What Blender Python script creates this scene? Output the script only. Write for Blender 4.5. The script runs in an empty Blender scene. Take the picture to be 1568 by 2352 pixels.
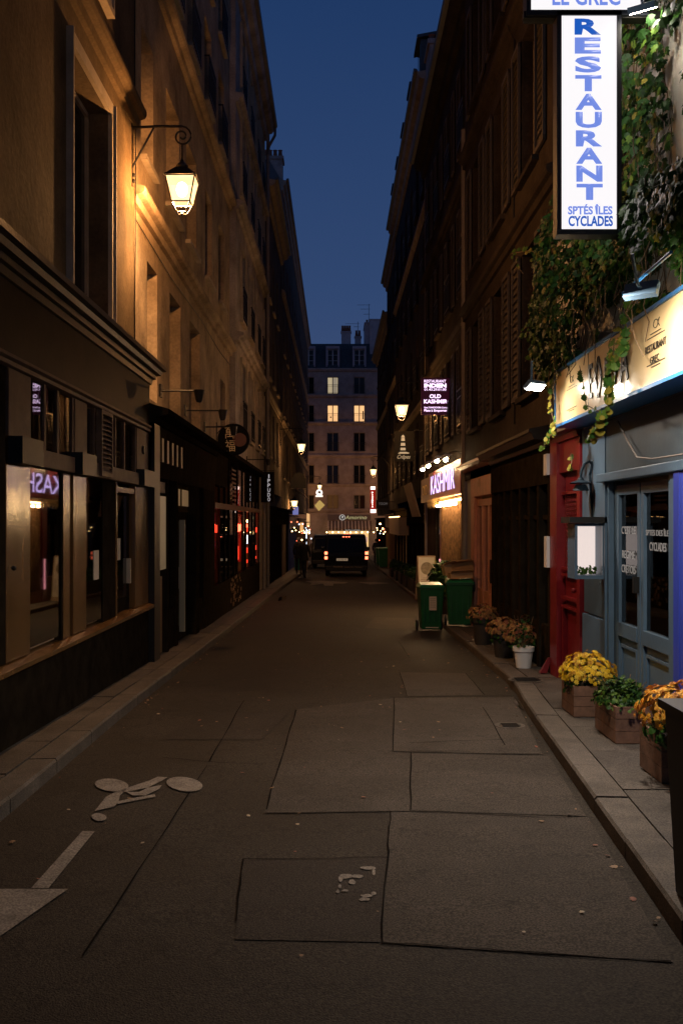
import bpy, bmesh, math, random
from mathutils import Vector, Matrix, Euler
random.seed(7)
R = math.radians
PI = math.pi
S = bpy.context.scene

# ---------------------------------------------------------------- camera, sky, exposure
EYE = 1.6
cd = bpy.data.cameras.new('camera'); cam = bpy.data.objects.new('camera', cd); S.collection.objects.link(cam)
cam.location = (0, 0, EYE); cam.rotation_euler = (R(90), 0, 0)
cd.sensor_fit = 'VERTICAL'; cd.sensor_height = 36; cd.lens = 35.0
cd.shift_x = 14/2352; cd.shift_y = 21/2352
cd.clip_start = 0.05; cd.clip_end = 600
S.camera = cam

W = bpy.data.worlds.new('World'); S.world = W; W.use_nodes = True
wn = W.node_tree; wn.nodes.clear()
wo = wn.nodes.new('ShaderNodeOutputWorld'); wb = wn.nodes.new('ShaderNodeBackground')
tcw = wn.nodes.new('ShaderNodeTexCoord'); sepw = wn.nodes.new('ShaderNodeSeparateXYZ'); rw = wn.nodes.new('ShaderNodeValToRGB')
wn.links.new(tcw.outputs['Generated'], sepw.inputs[0]); wn.links.new(sepw.outputs['Z'], rw.inputs[0])
e0, e1 = rw.color_ramp.elements                 # dusk sky: paler at the horizon, deep blue overhead
e0.position = 0.0; e0.color = (.062, .088, .182, 1); e1.position = .85; e1.color = (.004, .014, .050, 1)
e2 = rw.color_ramp.elements.new(.22); e2.color = (.030, .062, .158, 1)
e3 = rw.color_ramp.elements.new(.48); e3.color = (.013, .039, .122, 1)
wb.inputs['Strength'].default_value = 1.0
wn.links.new(rw.outputs[0], wb.inputs['Color']); wn.links.new(wb.outputs[0], wo.inputs['Surface'])

S.view_settings.view_transform = 'Standard'; S.view_settings.look = 'None'
S.view_settings.exposure = 0; S.view_settings.gamma = 1; S.view_settings.use_curve_mapping = False
S.render.engine = 'CYCLES'
cy = S.cycles
cy.max_bounces = 6; cy.diffuse_bounces = 3; cy.glossy_bounces = 4; cy.transparent_max_bounces = 12
cy.caustics_reflective = False; cy.caustics_refractive = False
cy.sample_clamp_indirect = 8.0; cy.use_denoising = True; cy.use_light_tree = True

# ---------------------------------------------------------------- geometry of the place
F = 2287.0
def gz(y):                                # the street falls gently away from the camera
    if y < 19: return -0.0267*y
    if y < 46: return -0.507 - 0.01715*(y-19)
    return -0.970 - 0.0150*(y-46)
def P(px, py, y): return Vector(((px-770)/F*y, y, EYE-(py-1197)/F*y))
def G(px, py, up=0.0):                    # where a sight line meets the street
    lo, hi = 1.0, 110.0
    k = (py-1197)/F
    for _ in range(50):
        m = (lo+hi)/2
        if EYE-k*m > gz(m)+up: lo = m
        else: hi = m
    return Vector(((px-770)/F*lo, lo, gz(lo)+up))
def interp(tab, y):
    if y <= tab[0][0]: return tab[0][1]
    for (a, va), (b, vb) in zip(tab, tab[1:]):
        if y <= b: return va+(vb-va)*(y-a)/(b-a)
    return tab[-1][1]
KL = [(-4, -1.93), (5.7, -1.95), (9.6, -2.01), (20, -2.0), (35, -1.85), (51, -1.58), (97, -1.5)]
KR = [(-4, 1.0), (4.0, 1.395), (5.3, 1.50), (5.94, 1.55), (7.7, 1.69), (9.6, 1.84), (11.3, 2.02), (19.3, 2.13), (27, 2.29), (62, 2.46), (75, 2.66), (97, 2.7)]
kl = lambda y: interp(KL, y)
kr = lambda y: interp(KR, y)

# ---------------------------------------------------------------- materials
MATS = {}
def mat(name, col, rough=0.6, var=0.0, scale=3.0, bump=0.0, bscale=40.0, metal=0.0, col2=None, streak=False, spec=0.5, rvar=0.0, grain=0.0, gscale=90.0, cracks=0.0):
    if name in MATS: return MATS[name]
    m = bpy.data.materials.new(name); m.use_nodes = True; MATS[name] = m
    nt = m.node_tree; b = nt.nodes['Principled BSDF']
    b.inputs['Base Color'].default_value = (*col, 1); b.inputs['Roughness'].default_value = rough
    b.inputs['Metallic'].default_value = metal; b.inputs['Specular IOR Level'].default_value = spec
    tc = nt.nodes.new('ShaderNodeTexCoord')
    src = nt.nodes.new('ShaderNodeNewGeometry').outputs['Position']
    if var > 0 or col2 or rvar > 0:
        mp = nt.nodes.new('ShaderNodeMapping'); nt.links.new(src, mp.inputs[0])
        if streak: mp.inputs['Scale'].default_value = (1, 1, 0.12)
        n = nt.nodes.new('ShaderNodeTexNoise'); n.inputs['Scale'].default_value = scale; n.inputs['Detail'].default_value = 7
        n.inputs['Roughness'].default_value = 0.65
        nt.links.new(mp.outputs[0], n.inputs[0])
        r = nt.nodes.new('ShaderNodeValToRGB'); nt.links.new(n.outputs[0], r.inputs[0])
        c2 = col2 or tuple(c*(1-var) for c in col)
        r.color_ramp.elements[0].position = 0.33; r.color_ramp.elements[0].color = (*c2, 1)
        r.color_ramp.elements[1].position = 0.66; r.color_ramp.elements[1].color = (*[min(1, c*(1+var*0.5)) for c in col], 1)
        cout = r.outputs[0]
        if grain > 0:                     # aggregate: fine light and dark specks
            gn = nt.nodes.new('ShaderNodeTexNoise'); gn.inputs['Scale'].default_value = gscale; gn.inputs['Detail'].default_value = 3
            nt.links.new(src, gn.inputs[0]); gr = nt.nodes.new('ShaderNodeMapRange'); nt.links.new(gn.outputs[0], gr.inputs[0])
            gr.inputs[1].default_value = .36; gr.inputs[2].default_value = .66; gr.inputs[3].default_value = 1-grain; gr.inputs[4].default_value = 1+grain
            mm = nt.nodes.new('ShaderNodeVectorMath'); mm.operation = 'SCALE'; nt.links.new(cout, mm.inputs[0]); nt.links.new(gr.outputs[0], mm.inputs['Scale']); cout = mm.outputs[0]
        if cracks > 0:                    # hairline cracks and stains
            cn = nt.nodes.new('ShaderNodeTexNoise'); cn.inputs['Scale'].default_value = 1.1; cn.inputs['Detail'].default_value = 8; cn.inputs['Roughness'].default_value = .7
            nt.links.new(src, cn.inputs[0]); cr = nt.nodes.new('ShaderNodeValToRGB'); nt.links.new(cn.outputs[0], cr.inputs[0])
            cr.color_ramp.elements[0].position = .490; cr.color_ramp.elements[0].color = (1,1,1,1); cr.color_ramp.elements[1].position = .510; cr.color_ramp.elements[1].color = (1,1,1,1)
            ce = cr.color_ramp.elements.new(.5); ce.color = (1-cracks, 1-cracks, 1-cracks, 1)
            m3 = nt.nodes.new('ShaderNodeVectorMath'); m3.operation = 'MULTIPLY'; nt.links.new(cout, m3.inputs[0]); nt.links.new(cr.outputs[0], m3.inputs[1]); cout = m3.outputs[0]
        nt.links.new(cout, b.inputs['Base Color'])
        if rvar > 0:
            mr = nt.nodes.new('ShaderNodeMapRange'); nt.links.new(n.outputs[0], mr.inputs[0])
            mr.inputs[1].default_value = .3; mr.inputs[2].default_value = .7
            mr.inputs[3].default_value = max(.02, rough-rvar); mr.inputs[4].default_value = rough+rvar
            nt.links.new(mr.outputs[0], b.inputs['Roughness'])
    if bump > 0:
        n2 = nt.nodes.new('ShaderNodeTexNoise'); n2.inputs['Scale'].default_value = bscale; n2.inputs['Detail'].default_value = 6
        nt.links.new(src, n2.inputs[0])
        bp = nt.nodes.new('ShaderNodeBump'); bp.inputs['Strength'].default_value = bump; bp.inputs['Distance'].default_value = 0.02
        nt.links.new(n2.outputs[0], bp.inputs['Height']); nt.links.new(bp.outputs[0], b.inputs['Normal'])
    return m
def emis(name, col, strength, both=True):
    if name in MATS: return MATS[name]
    m = bpy.data.materials.new(name); m.use_nodes = True; MATS[name] = m
    nt = m.node_tree; b = nt.nodes['Principled BSDF']
    b.inputs['Base Color'].default_value = (*[c*.08 for c in col], 1); b.inputs['Roughness'].default_value = .4
    b.inputs['Emission Color'].default_value = (*col, 1); b.inputs['Emission Strength'].default_value = strength
    return m
def lantern_glass(name, col, k):
    m = bpy.data.materials.new(name); m.use_nodes = True; MATS[name] = m
    nt = m.node_tree; nt.nodes.clear(); o = nt.nodes.new('ShaderNodeOutputMaterial'); a = nt.nodes.new('ShaderNodeAddShader')
    e = nt.nodes.new('ShaderNodeEmission'); e.inputs[0].default_value = (*col, 1); t = nt.nodes.new('ShaderNodeBsdfTransparent'); t.inputs[0].default_value = (.8, .7, .55, 1)
    lw = nt.nodes.new('ShaderNodeLayerWeight'); lw.inputs[0].default_value = .35
    e.inputs[1].default_value = k
    nt.links.new(e.outputs[0], a.inputs[0]); nt.links.new(t.outputs[0], a.inputs[1]); nt.links.new(a.outputs[0], o.inputs[0]); return m
def glass(name, tint=(.75, .72, .65), ior=1.75, rough=0.02):
    if name in MATS: return MATS[name]
    m = bpy.data.materials.new(name); m.use_nodes = True; MATS[name] = m
    nt = m.node_tree; nt.nodes.clear()
    o = nt.nodes.new('ShaderNodeOutputMaterial'); mx = nt.nodes.new('ShaderNodeMixShader')
    t = nt.nodes.new('ShaderNodeBsdfTransparent'); t.inputs[0].default_value = (*tint, 1)
    g = nt.nodes.new('ShaderNodeBsdfGlossy'); g.inputs['Roughness'].default_value = rough; g.inputs[0].default_value = (1, 1, 1, 1)
    f = nt.nodes.new('ShaderNodeFresnel'); f.inputs[0].default_value = ior
    nn = nt.nodes.new('ShaderNodeTexNoise'); nn.inputs['Scale'].default_value = 1.3; bp = nt.nodes.new('ShaderNodeBump')
    bp.inputs['Strength'].default_value = .02; bp.inputs['Distance'].default_value = .02
    nt.links.new(nt.nodes.new('ShaderNodeNewGeometry').outputs['Position'], nn.inputs[0]); nt.links.new(nn.outputs[0], bp.inputs['Height'])
    nt.links.new(bp.outputs[0], g.inputs['Normal'])
    nt.links.new(f.outputs[0], mx.inputs[0]); nt.links.new(t.outputs[0], mx.inputs[1]); nt.links.new(g.outputs[0], mx.inputs[2])
    nt.links.new(mx.outputs[0], o.inputs[0])
    return m
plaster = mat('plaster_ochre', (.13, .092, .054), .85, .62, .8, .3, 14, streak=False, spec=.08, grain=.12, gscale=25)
plaster2 = mat('plaster_tan', (.36, .275, .19), .85, .50, 1.1, .6, 14, streak=False, spec=.08, grain=.12, gscale=25)
plaster3 = mat('plaster_pale', (.38, .335, .31), .85, .50, 1.0, .6, 14, streak=False, spec=.08, grain=.12, gscale=25)
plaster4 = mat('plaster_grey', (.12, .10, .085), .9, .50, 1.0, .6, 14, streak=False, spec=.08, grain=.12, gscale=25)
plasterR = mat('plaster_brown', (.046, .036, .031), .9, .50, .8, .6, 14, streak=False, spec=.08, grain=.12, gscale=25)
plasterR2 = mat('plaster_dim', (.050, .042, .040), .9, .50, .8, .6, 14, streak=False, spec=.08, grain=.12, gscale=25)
plasterW = mat('plaster_white', (.55, .53, .50), .85, .2, 2.0, .3, 30)
stone = mat('trim_stone', (.36, .30, .23), .8, .3, 2.5, .3, 50)
farstone = mat('far_stone', (.42, .35, .31), .85, .3, 1.2, .2, 20, spec=.1)
zinc = mat('roof_zinc', (.10, .115, .13), .55, .25, 2, .1, 20)
slate = mat('roof_slate', (.05, .065, .07), .6, .3, 4, .2, 20)
darkglass = mat('dark_glass', (.010, .010, .011), .08, spec=.28)
vanglass = mat('van_glass', (.006,.006,.007), .12, spec=.12)
shutterm = mat('shutter_paint', (.07, .058, .05), .7, .2, 5)
framem = mat('window_frame_paint', (.28, .23, .18), .6, .2, 5)
framew = mat('window_frame_white', (.6, .58, .56), .6, .1, 5)
iron = mat('black_iron', (.012, .011, .010), .45, spec=.4)
shopdark = mat('shop_dark_paint', (.024, .018, .012), .5, .4, 5, .05, 30, spec=0.0)
shopbrown = mat('shop_brown_lacquer', (.17, .088, .030), .22, .45, 3.5, .06, 12, streak=True, rvar=.05, spec=.9)
shopbeam = mat('shop_beam_paint', (.145, .095, .068), .55, .3, 5, .1, 30, spec=.2)
fasciam = mat('fascia_brown', (.034, .021, .012), .5, .35, 2.5, .08, 18, spec=.08)
cornm = mat('cornice_brown', (.045, .032, .020), .4, .3, 6, .1, 30, spec=.15)
interior = mat('interior_brown', (.10, .07, .04), .8, .3, 2)
interiorW = mat('interior_warm', (.30, .20, .10), .8, .3, 3)
gl = glass('shop_glass', ior=2.1)
gl2 = glass('door_glass', (.55, .5, .42), 1.5)
asphalt = mat('asphalt', (.046, .038, .030), .72, .45, .9, .5, 130, rvar=.10, spec=.16, grain=.55, cracks=.5)
asph2 = mat('asphalt_patch_pale', (.086, .072, .060), .75, .30, 1.6, .5, 150, rvar=.08, spec=.14, grain=.5, gscale=110, cracks=.3)
asph3 = mat('asphalt_patch_mid', (.075, .062, .051), .75, .35, 1.3, .5, 150, rvar=.08, spec=.14, grain=.5, gscale=100, cracks=.35)
asphD = mat('asphalt_patch_dark', (.050, .041, .034), .75, .35, 1.6, .5, 150, rvar=.10, spec=.14, grain=.5, gscale=120, cracks=.3)
tar = mat('tar_seam', (.012, .010, .009), .95, spec=.02)
granite = mat('kerb_granite', (.13, .11, .092), .7, .4, 4, .3, 90, rvar=.1, spec=.2, grain=.4, gscale=120)
slabm = mat('pavement_slab', (.105, .090, .077), .66, .45, 2.0, .3, 90, rvar=.14, spec=.22, grain=.45, gscale=100, cracks=.4)
jointm = mat('pavement_joint', (.03, .026, .022), .8)
paint = mat('road_paint', (.27, .235, .20), .75, .3, 6, .2, 100, col2=(.19,.165,.14), spec=.15, grain=.4)
bluep = mat('blue_grey_paint', (.085, .145, .215), .42, .15, 4, .06, 30)
blued = mat('blue_dark_paint', (.045, .075, .10), .5, .2, 4, .05, 30)
bluev = mat('blue_paint_lit', (.035, .065, .46), .45, .4, 3, .06, 30, streak=True)  # blue paint, with an unseen blue light put into its colour
bluet = mat('sign_blue_trim', (.02, .16, .42), .35)
redp = mat('red_paint', (.19, .010, .014), .38, .3, 4, .08, 30)
pinkp = mat('copper_paint', (.62, .27, .17), .45, .2, 4, .06, 30)
ocher = mat('sign_cream', (.74, .56, .30), .30, .12, 1.5)
blackp = mat('black_letter', (.01, .01, .01), .4)
white = mat('white_plastic', (.72, .70, .68), .45)
paper = mat('paper_white', (.65, .58, .48), .7, .1, 6)
greenbin = mat('green_plastic', (.008, .105, .032), .42, .2, 5, .03, 40)
greenlid = mat('green_lid_plastic', (.015, .18, .07), .35)
rubber = mat('rubber', (.012, .012, .012), .7)
wood = mat('planter_wood', (.20, .105, .065), .65, .45, 9, .25, 60, streak=False)
soil = mat('soil', (.025, .018, .012), .9)
leafg = [mat('leaf_green', (.030, .085, .013), .5, spec=.15), mat('leaf_mid', (.075, .140, .020), .5, spec=.15), mat('leaf_dark', (.016, .050, .011), .45, spec=.2), mat('leaf_yellow', (.20, .17, .025), .5, spec=.15), mat('leaf_red', (.16, .035, .018), .5)]
stemm = mat('ivy_stem', (.12, .075, .04), .8)
cardb = mat('cardboard', (.38, .22, .10), .8, .15, 8)
goldm = mat('gold_paint', (.55, .36, .13), .4)
creaml = mat('cream_letter', (.80, .68, .42), .5)

E_lamp = emis('lantern_light', (1.0, .50, .19), 190)
G_lamp = lantern_glass('lantern_glass', (1.0, .66, .30), 1.5); E_core = emis('lantern_core', (1.0, .80, .50), 14)
E_lampfar = emis('far_lantern_light', (1.0, .50, .20), 70)
E_sign = emis('lightbox_white', (.98, .95, .97), 1.0)
E_blue1 = emis('lightbox_blue_dark', (.012, .10, .50), 1.0)
E_blue2 = emis('lightbox_blue_pale', (.17, .26, .76), 1.0)
E_flood = emis('flood_white', (1.0, .88, .70), 80)
E_kash = emis('lilac_letter', (.66, .50, 1.0), 2.2)
E_indien = emis('lilac_white_letter', (.95, .68, 1.0), 1.9)
E_spot = emis('spot_bulb', (1.0, .66, .32), 140)
E_warm = emis('warm_strip', (1.0, .55, .20), 9)
E_win = emis('window_lit_warm', (1.0, .55, .24), 1.1)
E_wincur = emis('curtain_lit', (.95, .70, .42), .42)
E_red = emis('red_glow', (1.0, .07, .03), 9)
E_redd = emis('red_glow_dim', (1.0, .05, .02), 1.6)
E_tail = emis('tail_light', (1.0, .16, .07), 5.0)
E_pink = emis('neon_pink', (1.0, .25, .75), 5.0)
E_cool = emis('cool_light', (.75, .85, 1.0), 3.0)
E_shop = emis('shop_light', (1.0, .55, .22), .8)
E_menu = emis('menu_light', (1.0, .84, .78), .95)
E_dot = emis('bulb_dot', (1.0, .62, .25), 14)

# ---------------------------------------------------------------- mesh helpers
class MB:
    def __init__(s): s.v = []; s.f = []; s.m = []; s.cur = 0
    def add(s, vs, fs):
        o = len(s.v); s.v += [Vector(v) for v in vs]
        for f in fs: s.f.append([o+i for i in f]); s.m.append(s.cur)
        return s
    def box(s, x0, x1, y0, y1, z0, z1):
        x0, x1 = min(x0, x1), max(x0, x1); y0, y1 = min(y0, y1), max(y0, y1); z0, z1 = min(z0, z1), max(z0, z1)
        return s.add([(x0,y0,z0),(x1,y0,z0),(x1,y1,z0),(x0,y1,z0),(x0,y0,z1),(x1,y0,z1),(x1,y1,z1),(x0,y1,z1)],
                     [(3,2,1,0),(4,5,6,7),(0,1,5,4),(1,2,6,5),(2,3,7,6),(3,0,4,7)])
    def hexa(s, b, t):                     # four bottom points, four top points
        return s.add(list(b)+list(t), [(3,2,1,0),(4,5,6,7),(0,1,5,4),(1,2,6,5),(2,3,7,6),(3,0,4,7)])
    def quad(s, a, b, c, d): return s.add([a,b,c,d], [(0,1,2,3)])
    def poly(s, pts): return s.add(pts, [tuple(range(len(pts)))])
    def prism(s, pts, d):                  # polygon extruded by vector d
        n = len(pts); pts = [Vector(p) for p in pts]; d = Vector(d)
        return s.add(pts+[p+d for p in pts], [tuple(range(n))[::-1], tuple(range(n, 2*n))]+[(i, (i+1) % n, n+(i+1) % n, n+i) for i in range(n)])
    def tube(s, pts, r, n=8, r1=None):
        pts = [Vector(p) for p in pts]; k = len(pts); o = len(s.v); vs = []
        for i, p in enumerate(pts):
            t = (pts[min(i+1, k-1)]-pts[max(i-1, 0)]).normalized()
            a = t.cross(Vector((0, 0, 1)))
            if a.length < .05: a = t.cross(Vector((0, 1, 0)))
            a.normalize(); b = t.cross(a)
            rr = r if r1 is None else r+(r1-r)*i/(k-1)
            for j in range(n):
                q = 2*PI*j/n; vs.append(p+a*rr*math.cos(q)+b*rr*math.sin(q))
        fs = [(i*n+j, i*n+(j+1) % n, (i+1)*n+(j+1) % n, (i+1)*n+j) for i in range(k-1) for j in range(n)]
        fs += [tuple(range(n))[::-1], tuple(range((k-1)*n, k*n))]
        return s.add(vs, fs)
    def lathe(s, prof, c=(0,0,0), n=20, axis='z', cap=True):
        vs = []; c = Vector(c)
        for r, h in prof:
            for j in range(n):
                a = 2*PI*j/n; q = (r*math.cos(a), r*math.sin(a), h)
                if axis == 'x': q = (h, q[0], q[1])
                if axis == 'y': q = (q[0], h, q[1])
                vs.append(c+Vector(q))
        k = len(prof)
        fs = [(i*n+j, i*n+(j+1) % n, (i+1)*n+(j+1) % n, (i+1)*n+j) for i in range(k-1) for j in range(n)]
        if cap: fs += [tuple(range(n))[::-1], tuple(range((k-1)*n, k*n))]
        return s.add(vs, fs)
    def ball(s, c, r, n=10, sz=1.0):
        return s.lathe([(r*max(.02, math.sin(PI*i/6)), -r*sz*math.cos(PI*i/6)) for i in range(7)], c, n)
    def mesh(s, name, mats, off=(0,0,0), smooth=False):
        off = Vector(off); me = bpy.data.meshes.new(name)
        me.from_pydata([tuple(v-off) for v in s.v], [], s.f)
        for m in (mats if isinstance(mats, (list, tuple)) else [mats]): me.materials.append(m)
        me.polygons.foreach_set('material_index', s.m)
        me.update()
        if smooth:
            me.polygons.foreach_set('use_smooth', [True]*len(me.polygons))
            me.set_sharp_from_angle(angle=R(40))
        return me
def link(name, me, parent=None, loc=(0,0,0), rot=(0,0,0)):
    o = bpy.data.objects.new(name, me); S.collection.objects.link(o)
    if parent: o.parent = parent
    o.location = loc; o.rotation_euler = rot
    return o
ROOTLOC = {}
def root_loc(o):
    v = Vector((0,0,0))
    while o: v = v+Vector(o.location); o = o.parent
    return v
def build(mb, name, mats, parent=None, smooth=False, kind=None, local=False, bev=0):
    """links the collected shapes as one mesh object; world coordinates unless local"""
    off = Vector((0,0,0))
    if parent and not local: off = root_loc(parent)
    o = link(name, mb.mesh(name, mats, off, smooth), parent)
    if bev:
        md = o.modifiers.new('bevel', 'BEVEL'); md.width = bev; md.segments = 2; md.limit_method = 'ANGLE'
    if kind: o['kind'] = kind
    return o
def thing(name, label, cat, loc=(0,0,0), rz=0, group=None):
    o = bpy.data.objects.new(name, None); S.collection.objects.link(o)
    o.location = loc; o.rotation_euler = (0,0,rz); o.empty_display_size = .2
    o['label'] = label; o['category'] = cat
    if group: o['group'] = group
    return o
def tag(o, label, cat, group=None):
    o['label'] = label; o['category'] = cat
    if group: o['group'] = group
    return o
def copy_tree(o, parent=None):
    c = o.copy(); S.collection.objects.link(c); c.parent = parent
    for ch in o.children: copy_tree(ch, c)
    return c
def bx(name, m, x0, x1, y0, y1, z0, z1, parent=None, bev=0):
    return build(MB().box(x0,x1,y0,y1,z0,z1), name, m, parent, bev=bev)

ROT_CAM = (R(90), 0, 0)            # faces the camera
ROT_R = (R(90), 0, R(-90))         # on the right hand wall, faces the street
ROT_L = (R(90), 0, R(90))          # on the left hand wall
def text(body, m, parent, centre, w, h, rot=ROT_CAM, name='lettering', bold=0.0, shear=0.0, depth=.003, taper=None):
    cu = bpy.data.curves.new('t', 'FONT'); cu.body = body; cu.size = 1; cu.align_x = 'CENTER'; cu.resolution_u = 3
    cu.shear = shear; cu.offset = bold
    to = bpy.data.objects.new('t', cu); S.collection.objects.link(to)
    bpy.context.view_layer.update()
    me = bpy.data.meshes.new_from_object(to.evaluated_get(bpy.context.evaluated_depsgraph_get()))
    bpy.data.objects.remove(to)
    if not me.vertices: return None
    xs = [v.co.x for v in me.vertices]; ys = [v.co.y for v in me.vertices]
    cx, cy_ = (min(xs)+max(xs))/2, (min(ys)+max(ys))/2; dx, dy = max(xs)-min(xs), max(ys)-min(ys)
    sx = w/dx; sy = (h/dy) if h else sx
    bm = bmesh.new(); bm.from_mesh(me)
    for v in bm.verts: v.co = Vector(((v.co.x-cx)*sx, (v.co.y-cy_)*sy, 0))
    ex = bmesh.ops.extrude_face_region(bm, geom=bm.faces[:])
    for v in [g for g in ex['geom'] if isinstance(g, bmesh.types.BMVert)]: v.co.z += depth
    bm.to_mesh(me); bm.free(); me.name = name
    me.materials.clear(); me.materials.append(m)
    me.polygons.foreach_set('material_index', [0]*len(me.polygons))
    c = Vector(centre)-(root_loc(parent) if parent else Vector((0,0,0)))
    return link(name, me, parent, c, rot)

# ---------------------------------------------------------------- ground, road, pavements
gm = MB()
ys = [-12, 0, 19, 46, 70, 97, 160, 400]
for a, b in zip(ys, ys[1:]):
    gm.quad((-300, a, gz(a)-.15), (300, a, gz(a)-.15), (300, b, gz(b)-.15), (-300, b, gz(b)-.15))
g = build(gm, 'ground', mat('ground_dark', (.05, .045, .04), .9)); g['kind'] = 'structure'
rows = sorted(set([-4, 0, 19, 46] + [y for y, _ in KL+KR] + list(range(2, 97, 3))+[97]))
rm = MB()
for a, b in zip(rows, rows[1:]):
    xa = [kl(a)-.02, (kl(a)+kr(a))/2, kr(a)+.02]; xb = [kl(b)-.02, (kl(b)+kr(b))/2, kr(b)+.02]
    for i in (0, 1): rm.quad((xa[i], a, gz(a)), (xa[i+1], a, gz(a)), (xb[i+1], b, gz(b)), (xb[i], b, gz(b)))
road = build(rm, 'road', asphalt); road['kind'] = 'structure'
def patch(pts, m, lift=.004, name='asphalt_patch', par=road):
    q = []
    for px, py in pts:
        v = G(px, py); v.x = max(kl(v.y)+.05, min(kr(v.y)-.05, v.x)); v.z += lift; q.append(v)
    return build(MB().poly(q), name, m, par)
patch([(935,1600),(1112,1597),(1068,1547),(918,1545)], asph2)
patch([(903,1727),(1245,1734),(1192,1602),(905,1604)], asph2)
patch([(943,1863),(1345,1876),(1262,1738),(943,1731)], asph3)
patch([(875,2168),(1545,2212),(1360,1879),(897,1867)], asph3)
patch([(540,2160),(872,2166),(893,1972),(557,1977)], asphD)
patch([(605,1870),(940,1864),(940,1731),(900,1728),(903,1604),(683,1630)], asph3)
patch([(838,1442),(960,1449),(952,1420),(860,1418)], asph3)
patch([(365,1700),(600,1700),(670,1632),(470,1640)], asphD)
seams = [[(918,1545),(935,1600)],[(1068,1547),(1112,1597)],[(905,1604),(903,1727),(943,1730),(943,1862)],[(905,1603),(1180,1600)],[(903,1728),(1060,1727),(1110,1734),(1240,1733)],[(897,1866),(1080,1872),(1240,1880),(1345,1878)],
    [(897,1866),(890,1960),(875,2168)],[(875,2168),(1080,2182),(1300,2198),(1540,2212)],[(557,1977),(893,1972)],[(557,1977),(540,2120)],[(680,1632),(650,1730),(610,1862)],[(610,1870),(897,1866)],[(1108,1626),(1160,1713)],
    [(475,1760),(360,1940),(190,2200)],[(372,1742),(480,1752),(605,1758)],[(560,1610),(480,1750)],[(860,1440),(960,1449)],[(915,1475),(940,1512)],[(940,1708),(1155,1700)]]
for s_ in seams:
    q = []
    for (a, b) in zip(s_, s_[1:]):
        n = 5
        for i in range(n): q.append(G(a[0]+(b[0]-a[0])*i/n, a[1]+(b[1]-a[1])*i/n))
    q.append(G(*s_[-1])); mb = MB(); L = []
    for i, p in enumerate(q):
        t = (q[min(i+1, len(q)-1)]-q[max(i-1, 0)]); t.z = 0; t.normalize(); n_ = Vector((-t.y, t.x, 0))
        w = random.uniform(.002, .0055); jj = n_*random.uniform(-.006, .006); p = p+jj
        p.z += .008; L.append((p-n_*w, p+n_*w))
    for (a, b), (c, d) in zip(L, L[1:]): mb.quad(a, b, d, c)
    build(mb, 'tar_seam', tar, road)
def marking(polys, label, cat='road marking'):
    mb = MB()
    for pts in polys: mb.poly([G(x, y)+Vector((0, 0, .009)) for x, y in pts])
    return tag(build(mb, 'road_marking', paint), label, cat)
def ell(cx, cy_, rx, ry, sk=0, n=22):
    return [(cx+rx*math.cos(2*PI*i/n)-sk*math.sin(2*PI*i/n), cy_+ry*math.sin(2*PI*i/n)) for i in range(n)]
marking([ell(257,1806,38,15,-8), ell(424,1804,40,17,-11), ell(228,1880,17,9,-3),
         [(218,1866),(244,1833),(262,1824),(280,1818),(292,1816),(276,1830),(272,1846),(262,1856)],
         [(262,1824),(300,1810),(345,1795),(362,1787),(385,1788),(372,1796),(340,1812),(290,1822)],
         [(290,1822),(320,1822),(340,1812),(372,1806),(366,1815),(335,1830),(305,1830)],
         [(270,1850),(272,1843),(355,1827),(358,1833)]], 'white painted bicycle rider symbol by the left kerb')
marking([[(190,1912),(218,1913),(112,2044),(72,2044)], [(-60,2046),(157,2046),(8,2150),(-60,2200)]], 'white painted arrow pointing back towards the viewer at left')
ws = MB()
for (x, y, w, h) in [(846,1997,30,4),(858,2008,6,8),(795,2016,22,6),(820,2017,25,4),(782,2022,9,9),(808,2030,12,6),(780,2040,6,4),(775,2052,6,4),(792,2050,12,3),(842,2062,22,4),(858,2056,10,4),(838,2070,20,4)]:
    pts = [(x+w*random.uniform(.75,1.15)*math.cos(a)*.7, y+h*random.uniform(.7,1.25)*math.sin(a)) for a in [2*PI*i/9 for i in range(9)]]
    ws.poly([G(*p)+Vector((0,0,.009)) for p in pts][::-1])
tag(build(ws, 'road_marking', paint), 'worn remains of white survey paint on the dark square patch', 'road marking')
marking([[(700,1336),(735,1334),(800,1338),(790,1341),(765,1341),(765,1346),(745,1346),(742,1341),(722,1344),(712,1344),(715,1339)]], 'worn white marking on the road just left behind the dark van')
marking([[(822,1338),(860,1337),(895,1340),(850,1343)]], 'worn white marking on the road just right behind the dark van')

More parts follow.
